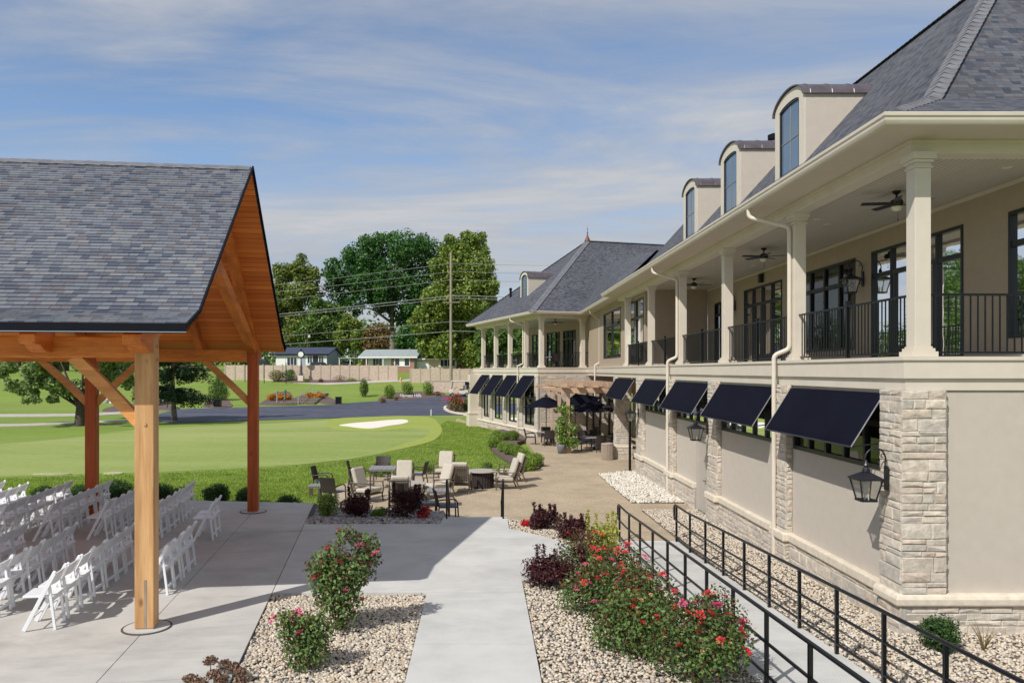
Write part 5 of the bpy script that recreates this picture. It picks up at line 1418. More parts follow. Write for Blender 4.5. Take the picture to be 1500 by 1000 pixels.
def rose(label,loc,r,h,n,blobs,nblooms,mats,size=.05,leaf='lf_rose',redtop=.2,stem=7):
    x,y,z=loc; t=thing('rose_bush',label,'rose bush',loc,'flowering rose bushes in the gravel beds')
    bl=[(x+a*r,y+b*r,z+c*h,d*r,d*r,e*h) for a,b,c,d,e in blobs]
    P,N=leafpts(bl,n,1.6)
    hz=(P[:,2]-z)/h
    red=(rng.uniform(0,1,len(P))<redtop*np.clip((hz-.35)*2,.15,1.6))
    leafmesh('foliage',P[~red],N[~red],size,M[leaf],t,.62,zmin=z+.02); leafmesh('young_leaves',P[red],N[red],size*.9,M['lf_rose_red'],t,.6)
    mb=MB()
    for k in range(stem):
        b=bl[k%len(bl)]; e=Vector((b[0]+rng.uniform(-.3,.3)*b[3],b[1]+rng.uniform(-.3,.3)*b[4],b[2]+b[5]*.8))
        s=Vector((x+rng.uniform(-.06,.06),y+rng.uniform(-.06,.06),z-.03)); m=s.lerp(e,.5)+Vector((rng.uniform(-.06,.06),rng.uniform(-.06,.06),.06))
        mb.tube([s,m,e],[.011,.008,.004],5)
    obj('stems',mb,M['stem'],t)
    me=None
    for k in range(nblooms):
        b=bl[int(rng.integers(0,len(bl)))]; d=Vector(rng.normal(size=3)); d.normalize()
        if d.z<-.1: d.z*=-1
        if d.y>.1: d.y*=-1
        p=Vector((b[0]+d.x*b[3]*1.0,b[1]+d.y*b[4]*1.0,b[2]+d.z*b[5]*1.02))
        if me is None:
            o=obj('bloom',bloom_proto(),M[mats[0]],None,smooth=True); me=o.data; ms={}
        mk=mats[k%len(mats)]
        if mk not in ms:
            if k==0: ms[mk]=me
            else: m2=me.copy(); m2.materials.clear(); m2.materials.append(M[mk]); ms[mk]=m2
        if k>0: o=bpy.data.objects.new('bloom',ms[mk]); COL.objects.link(o)
        o.parent=t; o.location=p-Vector(loc); sc=rng.uniform(1.2,1.9) if mk!='peach_bloom' else rng.uniform(.5,.8); o.scale=(sc,sc,sc); o.rotation_euler=(rng.uniform(-.6,.6)+.5,rng.uniform(-.6,.6),rng.uniform(0,6))
    return t
LB=[(0,0,.30,.55,.28),(.1,.05,.55,.55,.22),(-.15,0,.72,.42,.16),(.45,-.1,.66,.40,.2),(.55,.1,.86,.34,.12),(-.45,.1,.62,.34,.15),(.15,0,.95,.28,.10),(-.35,-.1,.45,.3,.16),(.75,0,.75,.22,.12)]
rose('tall loose rose bush with pink blooms in the left gravel bed',(-1.93,10.5,-.03),.62,1.36,4300,LB,9,['red_bloom','pink_bloom'],.058,redtop=.22,stem=10)
rose('short rose bush with one pink bloom, nearest in the left gravel bed',(-2.08,9.15,-.03),.42,.70,2600,[(0,0,.3,.7,.3),(-.3,.1,.65,.55,.28),(.3,0,.6,.5,.3),(-.55,0,.85,.35,.16),(.15,-.1,.85,.4,.14)],3,['pink_bloom'],.048,redtop=.10)
HB=[(0,0,.35,.75,.35),(.35,.1,.6,.5,.3),(-.4,0,.6,.5,.3),(.05,-.3,.5,.55,.36),(.1,.2,.82,.45,.2),(-.25,.1,.85,.3,.14),(.6,-.1,.4,.4,.3),(-.65,.1,.35,.38,.26)]
for lab,loc,r,h,n,nbm,mt,lf,rt in [
 ('nearest rose bush of the hedge, leaning toward the ramp with red blooms',(2.55,9.05,-.16),.62,.98,4200,16,['red_bloom','peach_bloom','red_bloom','peach_bloom','pink_bloom'],'lf_rose',.22),
 ('rose bush with a pink bloom poking through the ramp railing',(2.98,9.75,-.30),.48,1.05,3000,8,['pink_bloom','red_bloom','peach_bloom'],'lf_rose',.45),
 ('dense green rose bush low at the front left of the hedge',(1.92,9.75,-.10),.60,.80,4200,12,['peach_bloom','red_bloom','peach_bloom'],'lf_rose',.15),
 ('rose bush in the middle of the hedge with scattered red blooms',(2.25,10.75,-.20),.66,.95,4600,12,['red_bloom','peach_bloom'],'lf_rose',.35),
 ('rose bush left of the hedge middle beside the pebbles',(1.68,11.2,-.08),.58,.80,3800,8,['pink_bloom','red_bloom'],'lf_rose',.3),
 ('rose bush near the far end of the hedge topped with bright red blooms',(2.15,12.1,-.18),.62,.95,3800,16,['red_bloom','red_bloom','pink_bloom'],'lf_rose',.3),
 ('reddish rose bush at the far end of the hedge below the lime shrub',(1.75,13.1,-.10),.55,.95,3000,3,['red_bloom'],'lf_rose',.9)]:
    rose(lab,loc,r,h,n,HB,int(nbm*2.3),mt,.050,lf,rt)
bush('barberry_bush','large maroon barberry bush left of the rose hedge',"shrub",(1.30,12.75,-.05),.56,.58,4800,.045,M['lf_maroon'],'maroon shrubs around the plaza',spiky=11)
bush('barberry_bush','maroon barberry bush nearest the stair handrail',"shrub",(1.38,17.35,-.06),.40,.52,3400,.05,M['lf_maroon'],'maroon shrubs around the plaza',spiky=8)
bush('barberry_bush','maroon barberry bush between the handrail one and the lime shrub',"shrub",(1.98,16.45,-.12),.42,.52,3400,.05,M['lf_maroon'],'maroon shrubs around the plaza',spiky=8)
bush('lime_shrub','lime yellow feathery shrub at the far end of the rose hedge','shrub',(2.25,14.7,-.22),.46,.92,3000,.05,M['lf_lime'],None,spiky=9)
bush('red_flowers','small red flower clump beside the lime shrub','flowers',(2.55,16.1,-.35),.26,.36,700,.05,M['red_bloom'],None)
bush('red_flowers','tiny red flower clump left of the first maroon bush','flowers',(1.0,17.6,-.06),.14,.2,220,.05,M['red_bloom'],None)
# bed by the seating
bush('green_shrub','bright green upright shrub at the left of the rock bed','shrub',(-3.78,19.0,-.10),.31,.66,2200,.045,M['lf_boxlight'])
bush('barberry_bush','dark maroon round bush beside the bright green shrub',"shrub",(-3.02,18.8,-.10),.41,.66,4600,.045,M['lf_maroon'],'maroon shrubs around the plaza',spiky=5)
bush('green_shrub','low light green shrub between two maroon bushes','shrub',(-2.5,18.9,-.12),.24,.34,1100,.045,M['lf_boxlight'])
bush('barberry_bush','biggest maroon bush below the seating patio',"shrub",(-1.86,18.7,-.08),.52,.76,5400,.045,M['lf_maroon'],'maroon shrubs around the plaza',spiky=6)
bush('red_flowers','red flower clump beside the biggest maroon bush','flowers',(-1.36,18.5,-.06),.22,.32,800,.04,M['red_bloom'])
# right bed
bush('boxwood','small boxwood at the foot of the stone wall near the corner','shrub',(6.62,11.15,-.52),.30,.46,3400,.04,M['lf_box'],core=.92)
t=thing('bare_shrub','bare twiggy reddish shrub right of the small boxwood','shrub',(7.3,11.2,-.52)); mb=MB()
for k in range(16):
    a=k*2.4;e=Vector((.22*math.cos(a)*rng.uniform(.3,1),.2*math.sin(a),.38*rng.uniform(.6,1))); mb.tube([Vector((7.3,11.2,-.55)),Vector((7.3,11.2,-.55))+e*.5+Vector((0,0,.05)),Vector((7.3,11.2,-.52))+e],[.006,.004,.002],4)
obj('twigs',mb,M['lf_rust'],t)
t=thing('dried_sedum','dried brown flower heads at the bottom left of the gravel','plant',(-2.98,8.75,-.03))
for k,(dx,dy,hh) in enumerate([(-.15,.22,.30),(.02,.2,.24),(.14,.1,.26),(-.02,-.05,.22),(.25,.02,.22),(-.25,-.12,.18),(.1,-.15,.2),(-.1,-.25,.2),(.32,-.15,.18)]):
    c=(-2.98+dx,8.75+dy-.05,hh*.62-.03); mb=MB(); mb.tube([(c[0],c[1],-.04),c],.005,4); obj('stalk',mb,M['stem'],t)
    P,N=leafpts([(*c,.085,.085,.05)],260); leafmesh('flower_head',P,N,.026,M['lf_dry'],t,.9)
# round boxwoods at the lawn edge behind the pavilion slab
bx=bush('boxwood','','shrub',(0,0,0),.38,.62,5000,.045,M['lf_box'],None,core=.95)
BXG='round dark boxwoods along the lawn edge behind the pavilion'
px_=[(64,.30),(117,.32),(172,.40),(236,.34),(266,.30),(318,.36),(361,.30),(421,.34),(457,.34)]
nm_=['low leafy bush behind the leftmost chairs','round boxwood left of the rear left pavilion post','round boxwood right of the rear left pavilion post','boxwood half hidden by the front timber post','small boxwood behind the back row chairs','round boxwood halfway between the front post and rear right post','boxwood tucked behind the rear right pavilion post','round boxwood right of the rear right pavilion post','rightmost dark boxwood next to the patio chairs']
for i,((px,r),l) in enumerate(zip(px_,nm_)):
    d=21.9 if px>240 else 22.3; x=AT(px,d); o=bx if i==0 else copy_tree(bx); place(o,(x,d,T(x,d)-.02),i*1.3,l,BXG,r/.36)
h2=bush('boxwood','','shrub',(0,0,0),.38,.64,4200,.05,M['lf_boxlight'],None,core=.95)
HX=[(722,655),(727,649),(737,662),(728,643),(739,645),(752,645),(747,666),(757,668),(766,675),(777,680),(763,689),(775,689),(784,683)]
HN=['at the left end of the patio hedge','behind the left end of the patio hedge','in the front row of the patio hedge, third from its left end','at the back left corner of the patio hedge','in the far clump of the patio hedge, middle','at the right of the far hedge clump by the paving','in the front row of the hedge, fourth from its left end','in the front row of the hedge, fifth from its left end','in the front row of the hedge, sixth from its left end','on the right side of the near hedge clump','nearest the lounge chairs in the hedge','in the near hedge clump beside the nearest one','at the paving tip of the patio hedge']
for i,((px,py),l) in enumerate(zip(HX,HN)):
    x,y=G(px,py,ZP); o=h2 if i==0 else copy_tree(h2); place(o,(x,y,ZP),i*1.1,'bright green boxwood '+l,'bright green boxwoods edging the patio',rng.uniform(.85,1.05))
for px,py,l in ((548,697,'low green shrub between the dark chair and cream chair at the lawn edge'),(560,698,'low green shrub beside the high grey table'),(628,694,'small green shrub behind the cream back cushion'),(715,690,'small green shrub behind the fire table')):
    x,y=G(px,py,ZP); bush('green_shrub',l,'shrub',(x,y,ZP),.34,.42,900,.05,M['lf_mid'])
# vine on the pergola post
t=thing('climbing_vine','lush climbing vine with pale flowers on the pergola post','vine',(4.42,39.85,ZP))
bl=[(4.42+rng.uniform(-.2,.2)*(1+k*.02),40.1,ZP+.55+.13*k,.30+.12*math.sin(k),.28,.2) for k in range(15)]+[(4.15,39.7,.0,.35,.3,.3),(4.6,39.7,-.2,.5,.3,.3),(4.05,39.75,.45,.3,.3,.3),(4.75,39.75,.5,.25,.3,.3)]
P,N=leafpts(bl,5600); leafmesh('foliage',P,N,.095,M['lf_vine'],t)
P,N=leafpts(bl,120,6); leafmesh('flowers',P,N,.10,M['whitepaint'],t)
mb=MB(); mb.tube([(4.3,39.78,ZP+.4),(4.35,39.86,.2),(4.42,39.84,1.4)],.02,5); obj('stem',mb,M['stem'],t)
# ---------------------------------------------------------------- trees
def tree(name,label,base,blobs,n,size,mat,bark='bark',r0=.35,limbs=None,group=None,lean=(0,0),fork=.35,twist=True,bias=2.0):
    t=thing(name,label,'tree',base,group); B=Vector(base)
    cx=sum(b[0] for b in blobs)/len(blobs);cy=sum(b[1] for b in blobs)/len(blobs);zt=max(b[2] for b in blobs)
    zf=base[2]+(min(b[2]-b[5] for b in blobs)-base[2])*.9+(zt-base[2])*fork*.4
    F_=Vector((B.x+lean[0],B.y+lean[1],zf))
    mb=MB(); mb.tube([B-Vector((0,0,.3)),B+Vector((0,0,.15)),B.lerp(F_,.5)+Vector((r0*.2,0,0)),F_],[r0*1.5,r0*1.1,r0*.85,r0*.75],10)
    top=Vector((cx,cy,base[2]+(zt-base[2])*.70)); mb.tube([F_,F_.lerp(top,.5)+Vector((r0*.5,0,0)),top],[r0*.7,r0*.4,r0*.12],7)
    for b in blobs[::8][:(limbs or 99)]:
        c=Vector(b[:3]); s=F_.lerp(top,max(0,min(.8,(c.z-F_.z)/(max(.1,top.z-F_.z))*.6-.1))); m=s.lerp(c,.5)+Vector((0,0,(c-s).length*.12))
        k=max(.06,min(.55,(c-s).length/ (zt-base[2])))
        mb.tube([s,m,c],[r0*.42,r0*.26,r0*.08],6)
    obj('trunk',mb,M[bark],t,smooth=True)
    P,N=leafpts(blobs,n,bias); leafmesh('crown',P,N,size,mat,t,.7)
    return t
def pxblobs(lst,d,dj=3.0,asp=1.0,zs=1.0):
    out=[]
    for px,py,r in lst:
        dd=d+rng.uniform(-dj,dj); R_=1.1*r*dd/F; c=(AT(px,dd),dd,H+(PY-py)*dd/F)
        # split every blob into clumps so that gaps show between them
        out.append((*c,R_*.98*asp,R_*.95,R_*.9*zs))
        for q in range(7):
            v=rng.normal(size=3); v/=np.linalg.norm(v); k=rng.uniform(.65,1.05)
            s=R_*rng.uniform(.28,.5)
            out.append((c[0]+v[0]*R_*k,c[1]+v[1]*R_*k*.9,c[2]+v[2]*R_*k*zs,s*asp,s,s*zs*.85))
    return out
TG='large trees behind the houses'
def tbase(px,d): x=AT(px,d); return (x,d,T(x,d))
tree('oak_tree','huge dark green oak with a pale trunk rising behind the middle house',tbase(574,178),pxblobs([(505,400,22),(530,378,26),(556,364,24),(596,362,26),(628,372,24),(500,430,22),(540,418,30),(580,408,34),(622,415,30),(596,455,26),(560,440,20),(642,450,24),(520,448,14),(488,408,12),(612,480,22),(650,400,22)],178,5),40000,.60,M['lf_oak'],'bark2',.85,14,TG)
tree('maple_tree','tall yellow tinged tree at the right, behind the utility pole',tbase(672,146),pxblobs([(664,368,20),(694,358,18),(658,398,25),(700,392,24),(716,415,14),(642,438,24),(686,436,30),(718,445,10),(622,474,20),(660,480,28),(704,480,22),(648,508,18),(690,516,24),(714,520,14),(628,505,18)],146,4),42000,.54,M['lf_maple'],'bark',.5,16,TG)
tree('maple_tree','yellow green tree just right of the pavilion gable',tbase(425,172),pxblobs([(415,400,16),(440,398,18),(458,405,12),(410,430,18),(438,432,20),(460,428,12),(415,465,20),(440,470,20),(400,450,16),(424,495,18)],172,4),20000,.55,M['lf_yellow'],'bark2',.45,10,TG)
tree('green_tree','round mid green tree between the yellow tree and the oak',tbase(476,166),pxblobs([(470,455,18),(490,458,14),(460,478,20),(485,482,20),(500,492,12),(448,492,18),(475,500,20)],166,3),15000,.52,M['lf_mid'],'bark',.3,6,TG)
tree('green_tree','bushy green tree below the left side of the oak',tbase(520,160),pxblobs([(515,480,16),(505,495,16),(532,498,18),(522,488,14)],160,3),8500,.48,M['lf_maple'],'bark',.25,4,TG)
tree('rust_tree','small rust tinted tree beside the oak trunk',tbase(550,158),pxblobs([(546,490,14),(560,484,10),(542,502,14),(560,500,12)],158,2),5000,.45,M['lf_rust'],'bark',.2,4,TG)
tree('green_tree','dark green tree right of the oak trunk behind the roof',tbase(603,170),pxblobs([(598,492,16),(612,500,16),(590,502,12)],170,3),6500,.5,M['lf_oak'],'bark',.25,3,TG)
for px,py,r,d,l in ((715,500,16,118,'tree seen through the first gap of the far wing porch'),(745,498,22,112,'tree seen through the middle of the far wing porch'),(778,500,22,108,'tree seen past the inner wall of the far wing porch')):
    tree('green_tree',l,tbase(px,d),pxblobs([(px-8,py-6,r*.7),(px+8,py,r*.7),(px,py+16,r*.8),(px+4,py-18,r*.5)],d,2),7000,.40,M['lf_mid'],'bark',.25,4,'trees behind the far wing')
for px,d,l in ((28,150,'tall tree far behind the left lawn, leftmost'),(98,158,'tall tree far behind the left lawn tree trunk'),(170,150,'tall tree far behind the rear left pavilion post')):
    tree('green_tree',l,tbase(px,d),pxblobs([(px-30,470,30),(px+25,465,32),(px,430,38),(px-20,395,30),(px+22,400,30),(px,500,30)],d,4),9000,.55,M['lf_mid'],'bark',.4,6,'tall trees behind the left lawn')
# left lawn trees
bA=GT(117,624); zA=T(*bA)
bl=[]
for px,py,r in [(20,535,20),(55,530,26),(90,525,28),(125,520,28),(160,520,26),(185,530,20),(30,560,20),(65,560,24),(100,565,20),(140,552,22),(175,555,20),(45,580,14),(80,578,12),(130,575,14),(190,560,16),(15,562,12),(60,500,30),(40,455,38),(90,430,42),(140,445,40),(180,470,34),(110,390,36),(110,490,35),(160,495,30),(5,545,14)]:
    dd=bA[1]+rng.uniform(-3.5,2.5)
    for q in range(3):
        R_=1.2*r*dd/F; v=rng.normal(size=3);v/=np.linalg.norm(v); s=R_*rng.uniform(.42,.6); bl.append((AT(px,dd)+v[0]*R_*.5,dd+v[1]*R_*.6,H+(PY-py)*dd/F+v[2]*R_*.45,s,s,s*.75))
t=thing('lawn_tree','spreading pale green tree on the left lawn beyond the chairs','tree',(bA[0],bA[1],zA)); mb=MB(); B=Vector((bA[0],bA[1],zA))
mb.tube([B-Vector((0,0,.2)),B+Vector((0,0,.2)),B+Vector((.05,0,1.4)),B+Vector((.05,0,2.0))],[.52,.40,.33,.36],12)
for e,rr in (((-1.3,.2,2.6),.13),((-3.4,-.3,4.0),.10),((-.9,0,3.4),.2),((-2.0,.5,5.6),.12),((.2,.3,3.8),.22),((.4,0,6.5),.1),((1.0,-.3,3.0),.15),((2.4,.3,4.6),.1),((1.4,.4,4.2),.14),((3.2,0,5.2),.07)):
    s=B+Vector((.05,0,1.5)); e=B+Vector(e); mb.tube([s,s.lerp(e,.4)+Vector((0,0,-.12)),s.lerp(e,.75),e],[rr*1.1,rr*.9,rr*.6,rr*.3],7)
obj('trunk',mb,M['bark'],t,smooth=True); P,N=leafpts(bl,30000,1.8); leafmesh('crown',P,N,.30,M['lf_pale'],t,.75)
bS=GT(256,617); zS_=T(*bS); dS=bS[1]
t=thing('weeping_spruce','dark weeping spruce with drooping branches behind the pavilion','tree',(bS[0],dS,zS_)); B=Vector((bS[0],dS,zS_))
mb=MB(); mb.tube([B-Vector((0,0,.2)),B+Vector((-.1,0,1.5)),B+Vector((-.2,0,4)),B+Vector((0,0,13.5))],[.26,.2,.17,.04],9); PS=[];NS=[]
for k in range(105):
    a=rng.uniform(0,6.28); zz=rng.uniform(1.9,12.8); L=(3.9-.31*max(0,zz-2.2))*rng.uniform(.6,1.0); s=B+Vector((-.15,0,zz)); e=s+Vector((math.cos(a)*L+.35,math.sin(a)*L,.35-.25*L*.35)); mb.tube([s,s.lerp(e,.5)+Vector((0,0,.15)),e],[.05,.035,.012],5)
    m=int(130*L); u=rng.uniform(.15,1,m); base=np.array(s)[None]*(1-u)[:,None]+np.array(e)[None]*u[:,None]; base[:,2]+=.3*u*(1-u)
    ph=np.floor(u*9); hang=(.25+.65*np.abs(np.sin(ph*1.7+k)))*rng.uniform(0,1,m); base[:,2]-=hang; base[:,:2]+=rng.normal(0,.08,(m,2)); PS.append(base); NS.append(rng.normal(size=(m,3)))
obj('trunk',mb,M['bark2'],t,smooth=True); leafmesh('foliage',np.concatenate(PS),np.concatenate(NS),.19,M['lf_spruce'],t,.4,up=0)
bC=GT(320,586); x,y=bC; z=T(x,y)
t=thing('conical_shrub','broad conical evergreen shrub above the small dark bin','shrub',(x,y,z)); hC=38*y/F
P,N=leafpts([(x,y,z+hC*.22,1.35,1.3,hC*.26),(x,y,z+hC*.45,1.25,1.2,hC*.26),(x,y,z+hC*.68,.85,.85,hC*.24),(x,y,z+hC*.9,.4,.4,hC*.2)],4200); leafmesh('foliage',P,N,.16,M['lf_mid'],t)
mb=MB(); mb.tube([(x,y,z-.1),(x,y,z+hC*.8)],[.12,.03],6); obj('trunk',mb,M['bark'],t)
# far woods that read as one mass
bl=[]
for k in range(70):
    px=-350+k*18+rng.uniform(-8,8); d=rng.uniform(225,280); x=AT(px,d); hh=rng.uniform(13,19); bl.append((x,d,T(x,d)+hh*.4,5.5,5.5,hh*.6))
P,N=leafpts(bl,36000); o=leafmesh('far_woods',P,N,1.1,M['lf_mid'],None,.8,origin=(-60,250,6)); o['kind']='stuff'; o['label']='band of far woods behind the houses'
# ================================================================ BACKGROUND
def fence(pa,pb,da,db,n,h,label):
    A=Vector((AT(pa,da),da)); Bv=Vector((AT(pb,db),db)); t=(Bv-A)/n
    th=thing('stone_look_fence',label,'fence',(A.x,A.y,T(A.x,A.y)),'tan stone look fences below the houses')
    for k in range(n+1):
        p=A+t*k; z=T(p.x,p.y)
        mb=MB(); mb.box(p.x-.09,p.x+.09,p.y-.09,p.y+.09,z-.2,z+h+.10); mb.box(p.x-.11,p.x+.11,p.y-.11,p.y+.11,z+h+.101,z+h+.15); obj('fence_post',mb,M['fencepost'],th)
        if k<n:
            q=A+t*(k+1); mb=MB(); mb.hexa([(p.x+.092,p.y-.035,z-.1),(q.x-.092,q.y-.035,z-.1),(q.x-.092,q.y+.035,z-.1),(p.x+.092,p.y+.035,z-.1),(p.x+.092,p.y-.035,z+h),(q.x-.092,q.y-.035,z+h),(q.x-.092,q.y+.035,z+h),(p.x+.092,p.y+.035,z+h)])
            obj('panel',mb,M['fence'],th)
fence(330,582,126,125,18,2.42,'long tan fence stretching left from the hydrant gap')
fence(601,745,122,122,10,2.20,'tan fence right of the hydrant gap above the low stone wall')
t=thing('retaining_wall','low tan stone retaining wall behind the parked golf cart','wall',(AT(650,111),111,1))
mb=MB(); a=(AT(622,111.5),111.5); b=(AT(760,109.5),109.5); mb.hexa([(a[0],a[1]-.2,-.5),(b[0],b[1]-.2,-.5),(b[0],b[1]+.2,-.5),(a[0],a[1]+.2,-.5),(a[0],a[1]-.2,2.0),(b[0],b[1]-.2,2.0),(b[0],b[1]+.2,2.0),(a[0],a[1]+.2,2.0)]); obj('wall',mb,M['fence'],t)
mb=MB(); mb.hexa([(a[0],a[1]-.26,2.002),(b[0],b[1]-.26,2.002),(b[0],b[1]+.26,2.002),(a[0],a[1]+.26,2.002),(a[0],a[1]-.26,2.10),(b[0],b[1]-.26,2.10),(b[0],b[1]+.26,2.10),(a[0],a[1]+.26,2.10)]); obj('coping',mb,M['fencepost'],t)
# houses: local frame, front faces -y, x to the right
def house(label,px0,d,w,dep,ze,zr,rot,wall,side,roof,zb,over=.6,hip=False,ridge_off=0.5):
    x0=AT(px0,d); t=thing('ranch_house',label,'house',(x0,d,zb)); c,s=math.cos(R(rot)),math.sin(R(rot))
    def L(x,y,z): return (x0+x*c-y*s,d+x*s+y*c,z)
    def lbox(mb,a,b,e,f,g,h): mb.hexa([L(a,e,g),L(b,e,g),L(b,f,g),L(a,f,g),L(a,e,h),L(b,e,h),L(b,f,h),L(a,f,h)])
    mb=MB(); lbox(mb,0,w,0,dep,zb-1,ze); obj('wall',mb,wall,t)
    ym=dep*ridge_off
    mb=MB(); mb.poly([L(w+.02,.0,zb-1),L(w+.02,dep,zb-1),L(w+.02,dep,ze),L(w+.02,ym,zr-.1),L(w+.02,0,ze)]); obj('end_wall',mb,side,t); mb=MB(); mb.poly([L(-.02,.0,zb-1),L(-.02,0,ze),L(-.02,ym,zr-.1),L(-.02,dep,ze),L(-.02,dep,zb-1)]); obj('end_wall',mb,side,t)
    mb=MB(); o=over; dz=(zr-ze)/ym*o; xi=ym if hip else -o
    for th in (0,):
        f0,f1=L(-o,-o,ze-dz+.1),L(w+o,-o,ze-dz+.1); r0,r1=L(xi,ym,zr+.1),L(w-xi,ym,zr+.1); b0,b1=L(-o,dep+o,ze-dz+.1),L(w+o,dep+o,ze-dz+.1)
        dn=Vector((0,0,-.18)); up=[Vector(v) for v in (f0,f1,r1,r0,b0,b1)]; lo=[v+dn for v in up]
        mb.add(up+lo,[(0,1,2,3),(3,2,5,4),(6,9,8,7),(9,10,11,8),(0,6,7,1),(4,5,11,10),(1,7,8,2),(2,8,11,5),(0,3,9,6),(3,4,10,9)])
    rf=obj('roof',mb,roof,t)
    mb=MB(); lbox(mb,-o,w+o,-o-.06,-o-.005,ze-dz-.14,ze-dz+.1); obj('fascia',mb,M['whitepaint'] if roof!=M['houseroof_dark'] else M['flash'],rf)
    return t,L,lbox
def hwin(t,lbox,a,b,z0,z1,frame='whitepaint',pane='darkpane',name='window',mull=1):
    mb=MB(); lbox(mb,a,a+.08,-.07,-.004,z0,z1); lbox(mb,b-.08,b,-.07,-.004,z0,z1); lbox(mb,a+.08,b-.08,-.07,-.004,z0,z0+.08); lbox(mb,a+.08,b-.08,-.07,-.004,z1-.08,z1)
    for k in range(mull): x=a+(b-a)*(k+1)/(mull+1); lbox(mb,x-.04,x+.04,-.065,-.004,z0+.08,z1-.08)
    f=obj(name,mb,M[frame],t); mb=MB(); lbox(mb,a+.05,b-.05,-.03,-.006,z0+.05,z1-.05); obj('pane',mb,M[pane],f)
zh=3.55
t,L,lb=house('white fronted ranch house with dark blue roof beside the pavilion gable',404,148,10.0,10,6.75,8.05,-5,M['siding_white'],M['siding_grey'],M['houseroof_dark'],zh,.5)
hwin(t,lb,2.2,4.2,4.5,6.1,mull=2); hwin(t,lb,6.2,7.2,4.9,6.4); hwin(t,lb,8.4,9.4,4.9,6.4)
mb=MB(); lb(mb,4.9,5.8,-.05,-.004,3.6,6.2); obj('door',mb,M['siding_grey'],t); mb=MB(); lb(mb,7.3,8.3,-.05,-.004,4.9,6.4); obj('shutter',mb,M['winframe'],t); mb=MB(); lb(mb,.2,1.9,-.05,-.004,3.6,5.9); obj('garage_door',mb,M['whitepaint'],t)
t,L,lb=house('brick ranch house with pale grey roof in the middle of the row',531,146,10.0,9,6.25,7.55,-7,M['siding_white'],M['siding_grey'],M['houseroof'],zh,.7)
mb=MB(); lb(mb,0,1.0,-.09,-.004,2.6,6.2); obj('brick_front',mb,M['brick'],t); mb=MB(); lb(mb,5.6,10.0,-.12,-.004,2.6,6.2); obj('brick_front',mb,M['brick'],t)
hwin(t,lb,6.3,9.2,4.5,5.9,mull=2)if False else None
mb=MB(); lb(mb,6.2,9.2,-.2,-.125,4.35,5.95); w=obj('window',mb,M['whitepaint'],t); mb=MB(); lb(mb,6.35,7.15,-.23,-.205,4.5,5.8); obj('pane',mb,M['darkpane'],w); mb=MB(); lb(mb,8.2,9.05,-.23,-.205,4.5,5.8); obj('pane',mb,M['darkpane'],w)
hwin(t,lb,2.0,3.8,4.3,5.9,mull=2)
mb=MB(); lb(mb,-4.2,5.4,-1.8,-.75,5.80,5.95); lb(mb,-4.2,-.1,-.7,6,5.80,5.95); obj('porch_roof',mb,M['houseroof'],t)
for x in (-4.0,-1.9,1.2,4.4): mb=MB(); lb(mb,x-.07,x+.07,-1.7,-1.56,3,5.79); obj('porch_post',mb,M['whitepaint'],t)
t,L,lb=house('tan house with white garage door partly hidden by the yellow green tree',603,147,11.5,9,5.9,7.0,-6,M['siding_tan'],M['siding_grey'],M['houseroof'],3.3,.6,True)
mb=MB(); lb(mb,.7,3.3,-.05,-.004,3.3,5.3); obj('garage_door',mb,M['whitepaint'],t); hwin(t,lb,5.5,8.4,4.3,5.7,mull=3)
mb=MB(); lb(mb,9.4,10.2,-.05,-.004,3.3,5.4); obj('door',mb,M['brick'],t)
t,L,lb=house('low house glimpsed between the far wing porch columns',706,142,12,9,5.7,7.1,-6,M['siding_tan'],M['siding_grey'],M['houseroof'],3.2,.6)
hwin(t,lb,2,4,4.0,5.3); hwin(t,lb,7,9,4.0,5.3)
# cars on the street behind the fence
def car(label,x,y,z,rz,suv=True):
    t=thing('parked_car',label,'car',(0,0,0)); h=1.75 if suv else 1.45
    mb=MB(); pr=[(-2.3,.35),(2.3,.35),(2.32,.75),(2.1,.95),(1.1,1.02),(.5,h-.04),(-1.7 if suv else -1.2,h),(-2.15,1.05),(-2.32,.95)]
    mb.extrude([(a,-.9,b) for a,b in pr],(0,1.8,0)); obj('body',mb,M['carpaint'],t,bevel=.06)
    mb=MB(); gl=[(.95,1.06),(.46,h-.12),(-1.6 if suv else -1.1,h-.1),(-1.95,1.08)]
    for yy in (-.915,.905): mb=MB(); mb.extrude([(a,yy,b) for a,b in gl],(0,.01,0)); obj('side_glass',mb,M['darkpane'],t)
    for xx in (-1.4,1.4):
        for yy in (-.86,.86):
            mb=MB(); mb.tube([(xx,yy-.1,.33),(xx,yy+.1,.33)],.33,16); w=obj('wheel',mb,M['rubber'],t)
            mb=MB(); mb.tube([(xx,yy-.11,.33),(xx,yy+.11,.33)],.2,12); obj('rim',mb,M['greytop'],w)
    return place(t,(x,y,z),R(rz))
car('dark car parked in front of the white fronted house',AT(471,141),141,3.35,3)
car('black car left of the white house beneath the gable edge',AT(386,143),143,3.75,4)
car('dark car under the porch roof of the brick house',AT(509,146),146,3.6,-80)
